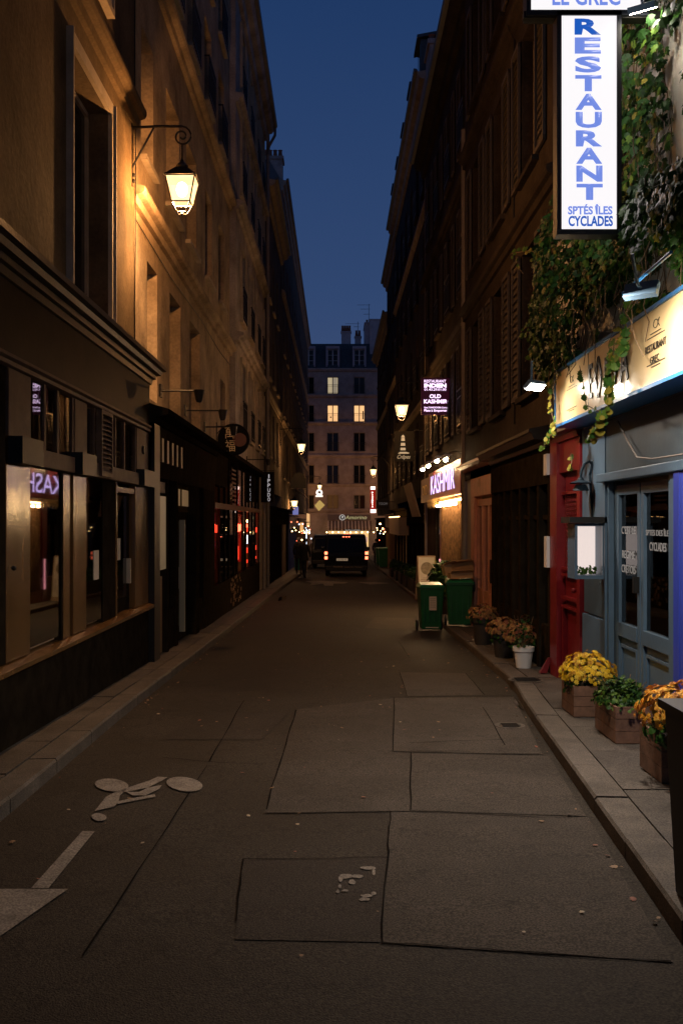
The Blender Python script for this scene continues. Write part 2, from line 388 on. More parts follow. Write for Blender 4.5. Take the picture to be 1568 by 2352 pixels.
def pavement(side, ktab, wallx, y0, y1, label):
    k = lambda y: interp(ktab, y)
    base = MB()
    for a, b in zip(rows, rows[1:]):
        wa = wallx(a)-side*.3; wb_ = wallx(b)-side*.3
        base.quad((k(a)-side*.03, a, gz(a)+.088), (k(b)-side*.03, b, gz(b)+.088), (wb_, b, gz(b)+.088), (wa, a, gz(a)+.088))
    o = build(base, 'pavement', jointm); o['kind'] = 'structure'
    y = -2.0
    while y < 80:                                        # granite kerb stones laid end to end
        ln = random.uniform(.85, 1.15) if y < 40 else 2.4
        a, b = y+.006, y+ln-.006; w = .2; xa, xb = k(a), k(b); dz = random.uniform(-.004, .004)
        def pt(x, yy, z): return (x, yy, gz(yy)+z)
        s_ = -side
        top = [pt(xa+s_*.012, a, .108+dz), pt(xb+s_*.012, b, .108+dz), pt(xb+s_*w, b, .104+dz), pt(xa+s_*w, a, .104+dz)]
        mid = [pt(xa, a, .09+dz), pt(xb, b, .09+dz), pt(xb+s_*w, b, .09), pt(xa+s_*w, a, .09)]
        bot = [pt(xa, a, -.1), pt(xb, b, -.1), pt(xb+s_*w, b, -.1), pt(xa+s_*w, a, -.1)]
        mb = MB(); mb.hexa(mid, top); mb.hexa(bot, mid)
        build(mb, 'kerb_stone', granite, o); y += ln
    y = -2.0
    while y < 70:
        ln = random.uniform(.9, 1.35) if y < 40 else 2.6
        a, b = y+.007, y+ln-.007; dz = random.uniform(-.003, .004)
        xk = lambda yy: k(yy)-side*.212
        top = [(xk(a), a, gz(a)+.103+dz), (xk(b), b, gz(b)+.103+dz), (wallx(b), b, gz(b)+.106+dz), (wallx(a), a, gz(a)+.106+dz)]
        bot = [(p[0], p[1], p[2]-.05) for p in top]
        build(MB().hexa(bot, top), 'paving_slab', slabm, o); y += ln
    return o
pavL = pavement(1, KL, lambda y: -2.52, 0, 97, '')
pavR = pavement(-1, KR, lambda y: interp([(0, 2.62), (20, 2.75), (30, 2.95), (60, 3.3)], y), 0, 97, '')
def cover(px, py, r, up, label):
    c = G(px, py, up); t = thing('manhole_cover', label, 'manhole cover', c)
    build(MB().lathe([(r+.03, .001), (r+.03, .006), (r, .006)], (0,0,0), 28), 'frame', granite, t, local=True)
    d = MB().lathe([(r-.004, .002), (r-.004, .008)], (0,0,0), 28)
    for i in range(-3, 4): d.box(-r*.7, r*.7, i*r*.22-.006, i*r*.22+.006, .008, .011)
    build(d, 'lid', iron, t, local=True)
cover(1207, 1562, .17, .106, 'round dark cover in the right pavement beside the white pot')
cover(1170, 1667, .105, .004, 'small round dark cover in the asphalt near the right kerb')
# puddles in the gutters
water = mat('gutter_water', (.02, .018, .016), .06, spec=.6)
def puddle(px, py, rx, ry, label):
    c = G(px, py); mb = MB(); pts = []
    for i in range(18):
        a = 2*PI*i/18; q = random.uniform(.7, 1.15)
        x = c.x+rx*q*math.cos(a); yy = c.y+ry*q*math.sin(a); x = max(kl(yy)+.012, min(kr(yy)-.012, x))
        pts.append((x, yy, gz(yy)+.011))
    mb.poly(pts); o = build(mb, 'puddle', water); o['kind'] = 'structure'
puddle(648, 1375, .12, 1.2, ''); puddle(1200, 1625, .05, .5, '')
# fallen leaves and litter
lf = MB()
def leafpts(c, s, n=None, up=None, curl=.12):
    n = n or Vector((0,0,1)); up = up or Vector((0,1,0))
    t = up.cross(n)
    if t.length < .01: t = Vector((1,0,0)).cross(n)
    t.normalize(); u = n.cross(t)
    shp = [(0,-.5),(.28,-.42),(.5,-.12),(.30,0),(.42,.28),(.17,.26),(0,.6),(-.17,.26),(-.42,.28),(-.30,0),(-.5,-.12),(-.28,-.42)]
    vs = [c]+[c+t*x*s+u*y*s+n*(-curl*s*(abs(x)*1.2+max(0, y))) for x, y in shp]
    return vs, [(0, i, i % 12+1) for i in range(1, 13)]
for i in range(90):
    y = random.uniform(3.4, 16); x = random.uniform(kl(y)+.1, kr(y)-.08)
    lf.cur = random.choice([0, 0, 1, 2])
    vs, fs = leafpts(Vector((x, y, gz(y)+.013)), random.choice([.012, .018, .025, .035]), Vector((random.uniform(-.2,.2), random.uniform(-.2,.2), 1)).normalized(), Vector((random.uniform(-1,1), random.uniform(-1,1), 0)).normalized())
    lf.add(vs, fs)
for i in range(110):                    # drifted into the gutters
    y = random.uniform(4, 26); x = random.choice([kl(y)+abs(random.gauss(0,.07))+.03, kr(y)-abs(random.gauss(0,.07))-.03]); lf.cur = random.choice([0,0,0,2])
    vs, fs = leafpts(Vector((x, y, gz(y)+.014)), random.choice([.015,.02,.03,.04]), Vector((random.uniform(-.4,.4), random.uniform(-.4,.4), 1)).normalized(), Vector((random.uniform(-1,1), random.uniform(-1,1), 0)).normalized()); lf.add(vs, fs)
o = build(lf, 'fallen_leaves', [mat('dead_leaf_brown', (.28,.17,.09), .7), mat('dead_leaf_pale', (.42,.33,.22), .7), mat('dead_leaf_red', (.26,.09,.05), .7)], kind='stuff')
o['label'] = 'small pale dead leaves and litter scattered over the asphalt'; o['category'] = 'leaves'

# ---------------------------------------------------------------- buildings
def wall_holes(y0, y1, z0, z1, holes, X, s, depth):
    """a facade plane with real openings and reveals; s=+1 faces +X, s=-1 faces -X"""
    mb = MB()
    ys = sorted(set([y0, y1]+[v for h in holes for v in h[:2]])); zs = sorted(set([z0, z1]+[v for h in holes for v in h[2:4]]))
    for a, b in zip(ys, ys[1:]):
        for c, d in zip(zs, zs[1:]):
            m, n = (a+b)/2, (c+d)/2
            if any(h[0] < m < h[1] and h[2] < n < h[3] for h in holes): continue
            q = [(X, a, c), (X, b, c), (X, b, d), (X, a, d)]
            mb.quad(*(q if s > 0 else q[::-1]))
    Xi = X-s*depth
    for a, b, c, d in [h[:4] for h in holes]:
        for q in ([(X,a,c),(X,a,d),(Xi,a,d),(Xi,a,c)], [(X,b,d),(X,b,c),(Xi,b,c),(Xi,b,d)], [(X,b,c),(X,a,c),(Xi,a,c),(Xi,b,c)], [(X,a,d),(X,b,d),(Xi,b,d),(Xi,a,d)]):
            mb.quad(*(q if s > 0 else q[::-1]))
    # returns and the mass behind
    mb.quad((X, y0, z0), (X, y0, z1), (X-s*7, y0, z1), (X-s*7, y0, z0)); mb.quad((X, y1, z0), (X-s*7, y1, z0), (X-s*7, y1, z1), (X, y1, z1))
    return mb
def moulding(prof, y0, y1, X, s):
    """profile of (out, height) points run along the street"""
    mb = MB(); pts = [(X+s*n, y0, z) for n, z in prof]
    mb.prism(pts if s < 0 else pts[::-1], (0, y1-y0, 0)); return mb
WC = {}
def window_meshes(w, h, fm, pm, style):
    k = (round(w, 2), round(h, 2), fm.name, pm.name, style)
    if k in WC: return WC[k]
    f = MB(); t = .055
    f.box(-.03, .03, -w/2, -w/2+t, 0, h); f.box(-.03, .03, w/2-t, w/2, 0, h); f.box(-.03, .03, -w/2, w/2, 0, t); f.box(-.03, .03, -w/2, w/2, h-t, h)
    f.box(-.025, .035, -.045, .045, t, h-t)
    if style == 'bars':
        for i in (1, 2): f.box(-.02, .025, -w/2+t, w/2-t, h*i/3-.015, h*i/3+.015)
    fr = f.mesh('window', fm)
    pn = MB().box(-.012, -.004, -w/2+t*.8, w/2-t*.8, t*.8, h-t*.8).mesh('pane', pm)
    WC[k] = (fr, pn); return WC[k]
RAILC = {}
def railing_mesh(w, h=.85):
    k = round(w, 2)
    if k in RAILC: return RAILC[k]
    m = MB(); m.box(.10, .13, -w/2, w/2, h-.03, h); m.box(.105, .125, -w/2, w/2, .06, .085); m.box(.105, .125, -w/2, w/2, h*.78, h*.78+.015)
    n = int(w/.11)
    for i in range(n+1): y = -w/2+w*i/n; m.box(.108, .122, y-.007, y+.007, 0, h)
    m.box(0, .13, -w/2, -w/2+.02, h-.03, h); m.box(0, .13, w/2-.02, w/2, h-.03, h)
    RAILC[k] = m.mesh('railing', iron); return RAILC[k]
SHC = {}
def shutter_mesh(w, h):
    k = (round(w, 2), round(h, 2))
    if k in SHC: return SHC[k]
    m = MB(); m.box(0, .035, -w/2, -w/2+.05, 0, h); m.box(0, .035, w/2-.05, w/2, 0, h); m.box(0, .035, -w/2, w/2, 0, .06); m.box(0, .035, -w/2, w/2, h-.06, h)
    n = int(h/.11)
    for i in range(n): z = .06+(h-.12)*i/n; m.add([(.005,-w/2+.05,z+.06),(.03,-w/2+.05,z),(.03,w/2-.05,z),(.005,w/2-.05,z+.06)], [(0,1,2,3)])
    m.box(0, .004, -w/2+.04, w/2-.04, .05, h-.05)
    SHC[k] = m.mesh('shutter', shutterm); return SHC[k]
def put_window(root, X, s, ya, yb, za, zb, depth, fm=framem, pm=darkglass, style='plain', rail=False, sill=True, surround=None, shutters=False, wallm=None):
    yc = (ya+yb)/2; rl = root_loc(root); rot = (0,0,0) if s > 0 else (0,0,PI)
    fr, pn = window_meshes(yb-ya, zb-za, fm, pm, style)
    w = link('window', fr, root, Vector((X-s*(depth-.03), yc, za))-rl, rot); link('pane', pn, w)
    if sill: 
        wallm = wallm or (plasterR if X > 0 else stone)
        sm = MB().box(0, .09, -(yb-ya)/2-.06, (yb-ya)/2+.06, -.07, .0).mesh('sill', wallm); link('sill', sm, w, (depth-.03, 0, 0))
    if rail: link('railing', railing_mesh(yb-ya), w, (depth-.05, 0, .02))
    if surround:
        m = MB(); a, b = yb-ya, zb-za; t = surround
        m.box(.002, .05, -a/2-t, -a/2, 0, b+t); m.box(.002, .05, a/2, a/2+t, 0, b+t); m.box(.002, .05, -a/2, a/2, b, b+t)
        m.box(.05, .075, -a/2-t, -a/2-t+.03, 0, b+t); m.box(.05, .075, a/2+t-.03, a/2+t, 0, b+t)
        link('surround', m.mesh('surround', wallm or stone), w, (depth-.03, 0, 0))
    if shutters:
        sw = (yb-ya)/2
        for q in (-1, 1): link('shutter', shutter_mesh(sw, zb-za), w, (depth-.01, q*((yb-ya)/2+sw/2+.01), 0))
    return w
def building(name, label, cat, X, s, y0, y1, zb, zt, holes, wallm, depth=.26, strings=(), eave=.35, roofh=0, roofm=zinc, win=dict(), stringm=stone, strm_out=.13, chim=()):
    t = thing(name, label, cat, (X, (y0+y1)/2, gz((y0+y1)/2)))
    build(wall_holes(y0, y1, zb, zt, holes, X, s, depth), 'wall', wallm, t)
    for h in holes:
        kw = dict(win); 
        if len(h) > 4: kw.update(h[4])
        put_window(t, X, s, *h[:4], depth, **kw)
    for z in strings:
        o_ = strm_out
        build(moulding([(0, z-.16), (o_*.35, z-.15), (o_*.45, z-.06), (o_*.85, z-.04), (o_, z), (o_, z+.05), (o_*.3, z+.08), (0, z+.09)], y0, y1, X, s), 'string_course', stringm, t)
    e = eave
    build(moulding([(0, zt-.45), (e*.3, zt-.42), (e*.4, zt-.22), (e*.8, zt-.18), (e, zt-.08), (e, zt), (-.1, zt+.08), (-.1, zt-.45)], y0-.001, y1+.001, X, s), 'cornice', stringm, t)
    build(moulding([(e-.02, zt+.002), (e+.10, zt+.01), (e+.12, zt+.1), (e+.02, zt+.09)], y0, y1, X, s), 'gutter', zinc, t)
    rh = roofh or 1.5
    build(moulding([(-.05, zt+.05), (-.55, zt+rh), (-4, zt+rh+.8), (-7, zt+rh), (-7, zt)], y0, y1, X, s), 'roof', roofm, t)
    for (cy0, cy1, n0, n1, cz) in chim:
        c = build(MB().box(X-s*n0, X-s*n1, cy0, cy1, zt-.3, cz).box(X-s*(n0-.06), X-s*(n1+.06), cy0-.06, cy1+.06, cz, cz+.14), 'chimney', plaster3, t)
        pm_ = MB()
        for i in range(4):
            pm_.lathe([(.09, 0), (.11, .05), (.08, .35), (.11, .4)], (X-s*(n0+(n1-n0)*(i+.5)/4), (cy0+cy1)/2, cz+.14), 8)
        build(pm_, 'chimney_pot', mat('terracotta', (.25,.09,.05), .8), c)
    return t

# left, nearest
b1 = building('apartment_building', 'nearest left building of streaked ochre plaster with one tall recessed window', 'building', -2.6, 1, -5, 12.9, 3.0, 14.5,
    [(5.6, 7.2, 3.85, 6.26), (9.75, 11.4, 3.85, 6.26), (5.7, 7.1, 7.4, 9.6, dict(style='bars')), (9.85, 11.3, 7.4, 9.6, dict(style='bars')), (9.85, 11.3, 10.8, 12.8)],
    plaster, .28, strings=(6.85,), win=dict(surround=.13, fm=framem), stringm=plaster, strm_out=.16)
# left, second (three deep slit windows below a moulded band)
b2 = building('apartment_building', 'left tan building with three deep slit windows lit by the street lantern', 'building', -2.65, 1, 12.9, 25, 2.9, 15.2,
    [(14.03, 14.82, 3.35, 5.27, dict(sill=False)), (15.95, 17.07, 3.35, 5.27, dict(sill=False)), (18.14, 19.5, 3.35, 5.27, dict(sill=False)), (23.0, 24.0, 3.35, 4.9, dict(sill=False)),
     (13.6, 14.5, 6.6, 8.4, dict(shutters=False)), (15.6, 16.9, 6.6, 8.4), (17.7, 19.0, 6.6, 8.4), (20.3, 21.4, 6.6, 8.4), (22.6, 23.7, 6.6, 8.4)]
    + [(y, y+1.1, z, z+1.7, dict(rail=True)) for z in (10.2, 12.7) for y in (13.6, 15.8, 17.9, 20.2, 22.6)],
    plaster2, .32, strings=(5.9, 9.55), stringm=plaster2, strm_out=.18)
b3 = building('apartment_building', 'left pale mauve building between the tan one and the dark row', 'building', -2.5, 1, 25, 35, 2.9, 15.4,
    [(y, y+1.05, z, z+1.9, dict(rail=True, surround=.1)) for z in (3.9, 6.9, 10.2, 12.7) for y in (26.2, 28.7, 31.2, 33.2)],
    plaster3, .25, strings=(6.3, 9.6, 12.3), stringm=plaster3, strm_out=.2)
b4 = building('apartment_building', 'left dark building lower than the gable behind it', 'building', -2.45, 1, 35, 45, 2.7, 13.6,
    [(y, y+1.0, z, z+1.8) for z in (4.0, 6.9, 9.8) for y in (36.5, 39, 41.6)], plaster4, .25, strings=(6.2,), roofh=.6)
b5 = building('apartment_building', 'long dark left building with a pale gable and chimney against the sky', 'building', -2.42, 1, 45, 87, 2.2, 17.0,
    [(y, y+1.1, z, z+1.8) for z in (3.6, 6.5, 9.4, 12.3) for y in [46.5+3.1*i for i in range(14)]], plaster4, .25, strings=(6.1, 12), eave=.2, roofh=.9,
    chim=((45.1, 45.9, -.02, .9, 18.0),))
# right
ra = building('apartment_building', 'nearest right building with pale wall grown over by ivy', 'building', 2.6, -1, -5, 11.7, 2.5, 14,
    [(4.5, 5.6, 4.4, 6.4), (8.9, 9.9, 4.35, 5.3, dict(fm=bluep)), (7.6, 8.8, 7.4, 9.5), (9.6, 10.7, 7.4, 9.5)], plasterW, .22, strings=())
rb = building('apartment_building', 'dim brown right building with a heavy cornice over the black shopfront', 'building', 2.6, -1, 11.7, 20, 2.4, 12.5,
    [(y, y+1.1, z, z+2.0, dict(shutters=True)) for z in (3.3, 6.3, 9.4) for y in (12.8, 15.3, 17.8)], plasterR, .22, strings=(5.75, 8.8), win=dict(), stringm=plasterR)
rc = building('apartment_building', 'dim right building above the curry restaurant with shuttered windows', 'building', 2.78, -1, 20, 31, 2.7, 12.7,
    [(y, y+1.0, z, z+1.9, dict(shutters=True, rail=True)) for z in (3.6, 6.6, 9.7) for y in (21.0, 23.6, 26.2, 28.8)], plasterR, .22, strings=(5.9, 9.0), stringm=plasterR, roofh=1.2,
    chim=((29.2, 30.4, -.02, .9, 15.6),))
rd = building('apartment_building', 'right building with a stepped row of attic dormers on the skyline', 'building', 2.9, -1, 31, 48, 2.4, 15.6,
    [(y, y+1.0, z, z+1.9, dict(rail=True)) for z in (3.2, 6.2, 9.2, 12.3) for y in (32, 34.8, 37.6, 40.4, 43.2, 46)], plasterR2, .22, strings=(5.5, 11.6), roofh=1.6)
re_ = building('apartment_building', 'right building beyond the dormers with lower flat roof edge', 'building', 3.0, -1, 48, 58, 2.2, 15.4,
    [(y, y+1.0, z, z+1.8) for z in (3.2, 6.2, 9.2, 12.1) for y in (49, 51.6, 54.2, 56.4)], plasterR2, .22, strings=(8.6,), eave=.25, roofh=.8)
rf = building('apartment_building', 'farthest right building, lowest of the dark row', 'building', 3.2, -1, 58, 76, 2.0, 13.8,
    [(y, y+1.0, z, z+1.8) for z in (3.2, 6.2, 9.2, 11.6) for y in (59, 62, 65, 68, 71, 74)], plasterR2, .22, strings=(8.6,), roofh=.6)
# attic dormers of the right skyline, parts of their building
for i, y in enumerate((31.8, 35.2, 38.8, 42.4, 45.8)):
    d = build(MB().box(2.72, 3.9, y, y+1.2, 15.72, 17.0).add([(2.6,y-.1,17.0),(2.6,y+1.3,17.0),(4.2,y+1.3,17.3),(4.2,y-.1,17.3),(2.6,y-.1,17.1),(2.6,y+1.3,17.1),(4.2,y+1.3,17.4),(4.2,y-.1,17.4)], [(3,2,1,0),(4,5,6,7),(0,1,5,4),(1,2,6,5),(2,3,7,6),(3,0,4,7)]), 'dormer', slate, rd)
    bx('dormer_window', darkglass, 2.70, 2.718, y+.25, y+.95, 15.9, 16.85, d)

# end of the street
YE = 95.0
eb = thing('apartment_building', 'six storey building closing the street, some windows lit', 'building', (1.0, YE, gz(YE)))
def zE(py): return EYE-(py-1197)/F*YE
cols = [-5.15, -2.55, -.25, 2.28, 4.85]
rowsE = [(885, 1.6, 1.05), (950, 1.65, 1.05), (1015, 1.8, 1.1), (1090, 1.85, 1.1), (1157, 1.7, 1.1)]
hol = []
for r_, (py, hh, ww) in enumerate(rowsE):
    for x in cols: hol.append((x-ww/2, x+ww/2, zE(py)-hh/2, zE(py)+hh/2, r_))
wm = wall_holes(-8, 9, gz(YE), 15.9, hol, 0, 1, .2)
we = MB(); rotm = Matrix.Rotation(R(-90), 3, 'Z')        # local +X -> -Y, local +Y -> +X
for v in wm.v: we.v.append(rotm @ v+Vector((0, YE, 0)))
we.f = wm.f; we.m = wm.m
build(we, 'wall', farstone, eb)
rlE = root_loc(eb)
def endwin(x, z, w, h, fm, pm, rail, y=YE+.17):
    fr, pn = window_meshes(w, h, fm, pm, 'bars' if fm is framew else 'plain')
    o = link('window', fr, eb, Vector((x, y, z))-rlE, (0, 0, R(-90))); link('pane', pn, o)
    if rail: link('railing', railing_mesh(w+.1), o, (.2, 0, 0))
    return o
litcurt = emis('curtain_lit_pane', (.85, .68, .42), .55)
for a, b, c, d, r_ in hol:
    x = (a+b)/2; lit = None
    if r_ == 1 and x in (-.25, 2.28): lit = E_win
    if r_ == 0 and x == -.25: lit = litcurt
    if r_ == 4 and x == -.25: lit = emis('window_lit_dim', (.9, .40, .12), .05)
    o = endwin(x, c, b-a, d-c, framem, lit or darkglass, r_ < 4)
    if r_ == 0 and x == -.25:
        cm = MB()
        for i in range(7): cm.tube([(.02, .06+i*.055, .08), (.02, .06+i*.055, d-c-.08)], .028, 6)
        link('curtain', cm.mesh('curtain', emis('curtain_fold', (.9, .75, .55), .28)), o)
    if lit is E_win:
        cm = MB().box(.0, .01, .3, .42, .3, 1.1) if x > 0 else MB().ball((.01, -.2, .5), .08)
        link('furniture', cm.mesh('furniture', mat('room_furniture', (.2, .08, .03), .7)), o)
for py in (849, 909, 972, 1047, 1113, 1172):
    z = zE(py); o_ = .22 if py in (849, 909, 972) else .14
    build(MB().prism([(-8, YE-o_, z), (-8, YE-o_, z+.12), (-8, YE-.001, z+.16), (-8, YE-.001, z-.2), (-8, YE-o_*.5, z-.16)], (17, 0, 0)), 'string_course', farstone, eb)
mans = MB(); mans.prism([(-8, YE-.05, 15.93), (-8, YE+1.0, 18.7), (-8, YE+6, 19.2), (-8, YE+7, 15.93)], (17, 0, 0)); build(mans, 'roof', slate, eb)
for x in (-2.55, -.25, 2.28, 4.85):
    d = build(MB().box(x-.65, x-.5, YE-.02, YE+1.1, 16.35, 18.15).box(x+.5, x+.65, YE-.02, YE+1.1, 16.35, 18.15).box(x-.65, x+.65, YE-.06, YE+1.1, 18.05, 18.3).box(x-.5, x+.5, YE+.3, YE+1.1, 16.35, 18.05), 'dormer', mat('dormer_lilac', (.42,.36,.38), .8), eb)
    fr, pn = window_meshes(1.0, 1.6, framew, darkglass, 'bars')
    o = link('window', fr, d, (x-rlE.x, YE+.2-rlE.y, 16.4-rlE.z), (0,0,R(-90))); 
    endp = link('pane', pn, d, (x-rlE.x, YE+.2-rlE.y, 16.4-rlE.z), (0,0,R(-90)))
def chimney(x0, x1, y0, y1, z0, z1, pots, m=mat('chimney_render', (.48,.42,.42), .85, .2, 2)):
    c = build(MB().box(x0,x1,y0,y1,z0,z1).box(x0-.06,x1+.06,y0-.06,y1+.06,z1,z1+.12), 'chimney', m, eb)
    p = MB()
    for i in range(pots): p.lathe([(.10,0),(.13,.1),(.10,.55),(.14,.6)], (x0+(x1-x0)*(i+.5)/pots, (y0+y1)/2, z1+.12), 8)
    build(p, 'chimney_pots', MATS['terracotta'], c)
chimney(.58, 1.5, YE+1.6, YE+2.3, 18.5, 19.9, 4)
chimney(1.9, 2.5, YE+2.0, YE+2.6, 18.5, 19.5, 2)
chimney(2.85, 3.9, YE+1.2, YE+5, 17.5, 20.7, 2)
chimney(3.3, 4.6, YE+.6, YE+3, 16, 20.9, 0)
def antenna(x, y, z0, z1, arms, label):
    m = MB().tube([(x,y,z0),(x,y,z1)], .025, 5)
    for z, l in arms:
        m.tube([(x-l, y, z), (x+.15, y, z)], .012, 4)
        for i in range(5): q = x-l+l*i/5; m.tube([(q, y-.2, z), (q, y+.2, z)], .01, 4)
    tag(build(m, 'roof_antenna', iron), label, 'antenna')
antenna(3.25, YE+1.7, 20.9, 22.7, [(22.6,1.1),(22.2,.8),(21.7,.5)], 'taller television aerial above the right chimney stack')
antenna(2.2, YE+2.3, 19.6, 21.1, [(20.9,1.2),(20.6,.4)], 'shorter television aerial over the small middle chimney')
# ice cream parlour at the foot of the end building
am = thing('storefront', 'ice cream parlour with striped awning and bright interior at the street end', 'storefront', (1.3, YE, gz(YE)))
bx('fascia_board', mat('parlour_fascia', (.16,.13,.13), .5), -.72, 3.35, YE-.5, YE-.3, zE(1195), zE(1182), am)
aw = MB(); n = 26; x0, x1 = -.75, 3.4
for i in range(n):
    aw.cur = i % 2; a, b = x0+(x1-x0)*i/n, x0+(x1-x0)*(i+1)/n
    aw.quad((a, YE-.4, zE(1196)), (a, YE-1.9, zE(1213)), (b, YE-1.9, zE(1213)), (b, YE-.4, zE(1196)))
    aw.quad((a, YE-1.9, zE(1213)), (a, YE-1.91, zE(1219)), (b, YE-1.91, zE(1219)), (b, YE-1.9, zE(1213)))
build(aw, 'awning', [mat('awning_cream', (.55,.45,.36), .8), mat('awning_brown', (.10,.06,.04), .8)], am)
E_am = emis('parlour_gold_letter', (.70, .62, .30), .55); E_amw = emis('parlour_white', (1,.93,.85), .6)
text('Amorino', E_am, am, (1.95, YE-.52, zE(1188.3)), 2.05, .36, bold=.004, shear=.25)
lg = MB().lathe([(.27, 0), (.27, .02)], (.65, YE-.53, zE(1188.5)), 20, 'y'); build(lg, 'logo_disc', E_amw, am)
build(MB().lathe([(.22, 0), (.22, .015)], (.65, YE-.55, zE(1188.5)), 20, 'y'), 'logo_ground', blackp, am)
build(MB().poly([(.52,YE-.56,zE(1191)),(.62,YE-.56,zE(1189)),(.58,YE-.56,zE(1186)),(.70,YE-.56,zE(1185.5)),(.78,YE-.56,zE(1187)),(.69,YE-.56,zE(1188)),(.74,YE-.56,zE(1191)),(.66,YE-.56,zE(1190))]), 'logo_figure', E_amw, am)
bx('sign_board', blackp, .85, 2.35, YE-1.94, YE-1.92, zE(1219.5), zE(1215.5), am)
text('GELATO AL NATURALE', E_amw, am, (1.6, YE-1.95, zE(1217.5)), 1.4, .11, bold=.01)
it = MB().quad((-.7, YE-.05, gz(YE)), (3.2, YE-.05, gz(YE)), (3.2, YE-.05, .75), (-.7, YE-.05, .75)); build(it, 'shop_window', emis('parlour_inside', (1.0,.60,.24), .9), am)
fm_ = MB()
for x in (-.7, .3, 1.3, 2.3, 3.2): fm_.box(x-.04, x+.04, YE-.14, YE-.06, gz(YE), .75)
build(fm_, 'window_frame', shopdark, am)
for x, z, e in ((.9, .42, E_tail), (1.15, .40, E_tail), (1.4, .42, E_tail)): build(MB().ball((x, YE-.6, z), .11), 'lamp', e, am)
for i in range(9): build(MB().ball((-.8+i*.55, YE-1.4+(.3 if i % 2 else 0), .55), .06), 'bulb', E_dot, am)
for i, (x, c_) in enumerate([(-.2,(.5,.3,.1)),(.5,(.8,.7,.3)),(1.9,(.3,.5,.2)),(2.7,(.7,.4,.3))]): bx('display_card', emis('display_%d' % 0 if False else 'display_card_%s' % 'abcd'[i], c_, .8), x, x+.35, YE-.2, YE-.18, -.4, .1, am)

# ---------------------------------------------------------------- shopfront helper
class Shop:
    def __init__(s, name, label, X, side, y0, y1, cat='shopfront'):
        s.X, s.s, s.y0, s.y1 = X, side, y0, y1
        s.t = thing(name, label, cat, (X, (y0+y1)/2, gz((y0+y1)/2)+.1))
    def B(s, name, m, y0, y1, z0, z1, n0=0., n1=.06, par=None, bev=0):
        return build(MB().box(s.X+s.s*n0, s.X+s.s*n1, y0, y1, z0, z1), name, m, par or s.t, bev=bev)
    def multi(s, name, m, L, par=None):
        if name in ('door', 'louvre_frame'):
            mb = MB()
            for (y0, y1, z0, z1, n0, n1) in L: mb.box(s.X+s.s*n0, s.X+s.s*n1, y0, y1, z0, z1)
            return build(mb, name, m, par or s.t)
        return [s.B(name, m, *q, par) for q in L][-1]
    def pane(s, y0, y1, z0, z1, n=-.06, m=gl, name='window_pane', par=None):
        return build(MB().box(s.X+s.s*(n-.006), s.X+s.s*n, y0, y1, z0, z1), name, m, par or s.t)
    def mould(s, name, m, prof, y0=None, y1=None):
        return build(moulding(prof, s.y0 if y0 is None else y0, s.y1 if y1 is None else y1, s.X, s.s), name, m, s.t)
    def room(s, y0, y1, z0, z1, d, m=interior, n=-.12):
        a, b = s.X+s.s*n, s.X-s.s*d; mb = MB()
        mb.quad((b,y0,z0),(b,y1,z0),(b,y1,z1),(b,y0,z1)); mb.quad((a,y0,z0),(b,y0,z0),(b,y0,z1),(a,y0,z1)); mb.quad((a,y1,z0),(b,y1,z0),(b,y1,z1),(a,y1,z1))
        mb.quad((a,y0,z0),(a,y1,z0),(b,y1,z0),(b,y0,z0)); mb.quad((a,y0,z1),(a,y1,z1),(b,y1,z1),(b,y0,z1))
        return build(mb, 'interior', m, s.t)

# ---- left shop 1
L1 = Shop('shopfront', 'nearest left shopfront of brown lacquered panels and tall glass', -2.45, 1, -4, 13.0)
L1.mould('fascia_board', fasciam, [(0, 2.84), (.02, 2.84), (.03, 3.40), (0, 3.40), (-.15, 3.4), (-.15, 2.84)])
L1.mould('cornice', cornm, [(-.15, 3.36), (.06, 3.38), (.07, 3.44), (.11, 3.445), (.12, 3.49), (.18, 3.495), (.20, 3.54), (.25, 3.55), (.25, 3.60), (.0, 3.64), (-.15, 3.66)])
L1.mould('moulding', shopbeam, [(0, 2.75), (.045, 2.76), (.05, 2.79), (.03, 2.80), (.06, 2.815), (.06, 2.84), (-.15, 2.84), (-.15, 2.75)])
L1.mould('wall_panel', shopdark, [(-.15, -.5), (.015, -.5), (.015, .47), (-.15, .47)])
L1.mould('sill', shopbrown, [(-.15, .47), (.09, .475), (.09, .51), (.02, .53), (-.15, .54)])
L1.B('wall_panel', shopdark, -4, 7.4, .54, 2.75, -.12, .0)
for a, b in ((7.40, 7.98), (9.29, 9.78), (12.18, 13.0)):
    L1.B('pilaster', shopbrown, a, b, .54, 2.03, -.15, .008, bev=.004)
    L1.B('pilaster', shopbeam, a+.02, b-.02, 2.24, 2.75, -.15, .02, bev=.006)
for a, b in ((7.42, 8.02), (9.2, 9.80), (12.2, 12.95)): L1.B('lamp_box', iron, a+.04, b-.02, 2.035, 2.24, .0, .11)
L1.B('beam', shopbeam, 7.9, 9.2, 2.045, 2.19, -.1, .05, bev=.008); L1.B('beam', shopbeam, 9.8, 12.2, 2.045, 2.19, -.1, .05, bev=.008)
L1.B('wall_panel', shopbrown, 8.96, 9.2, .54, 2.04, -.12, .0); L1.B('wall_panel', shopdark, 9.2, 9.29, .54, 2.04, -.14, -.05)
L1.B('mullion', shopdark, 8.90, 8.96, .54, 2.04, -.12, .004)
L1.pane(7.98, 8.90, .58, 2.04, -.008); L1.pane(9.78, 10.5, .58, 2.04, -.008)
L1.B('mullion', shopdark, 10.5, 11.1, .54, 2.04, -.12, .0)
dr = L1.B('door', shopdark, 11.1, 12.18, .0, 2.04, -.12, -.07); L1.pane(11.3, 12.0, .7, 1.9, -.065, gl2, 'pane', dr)
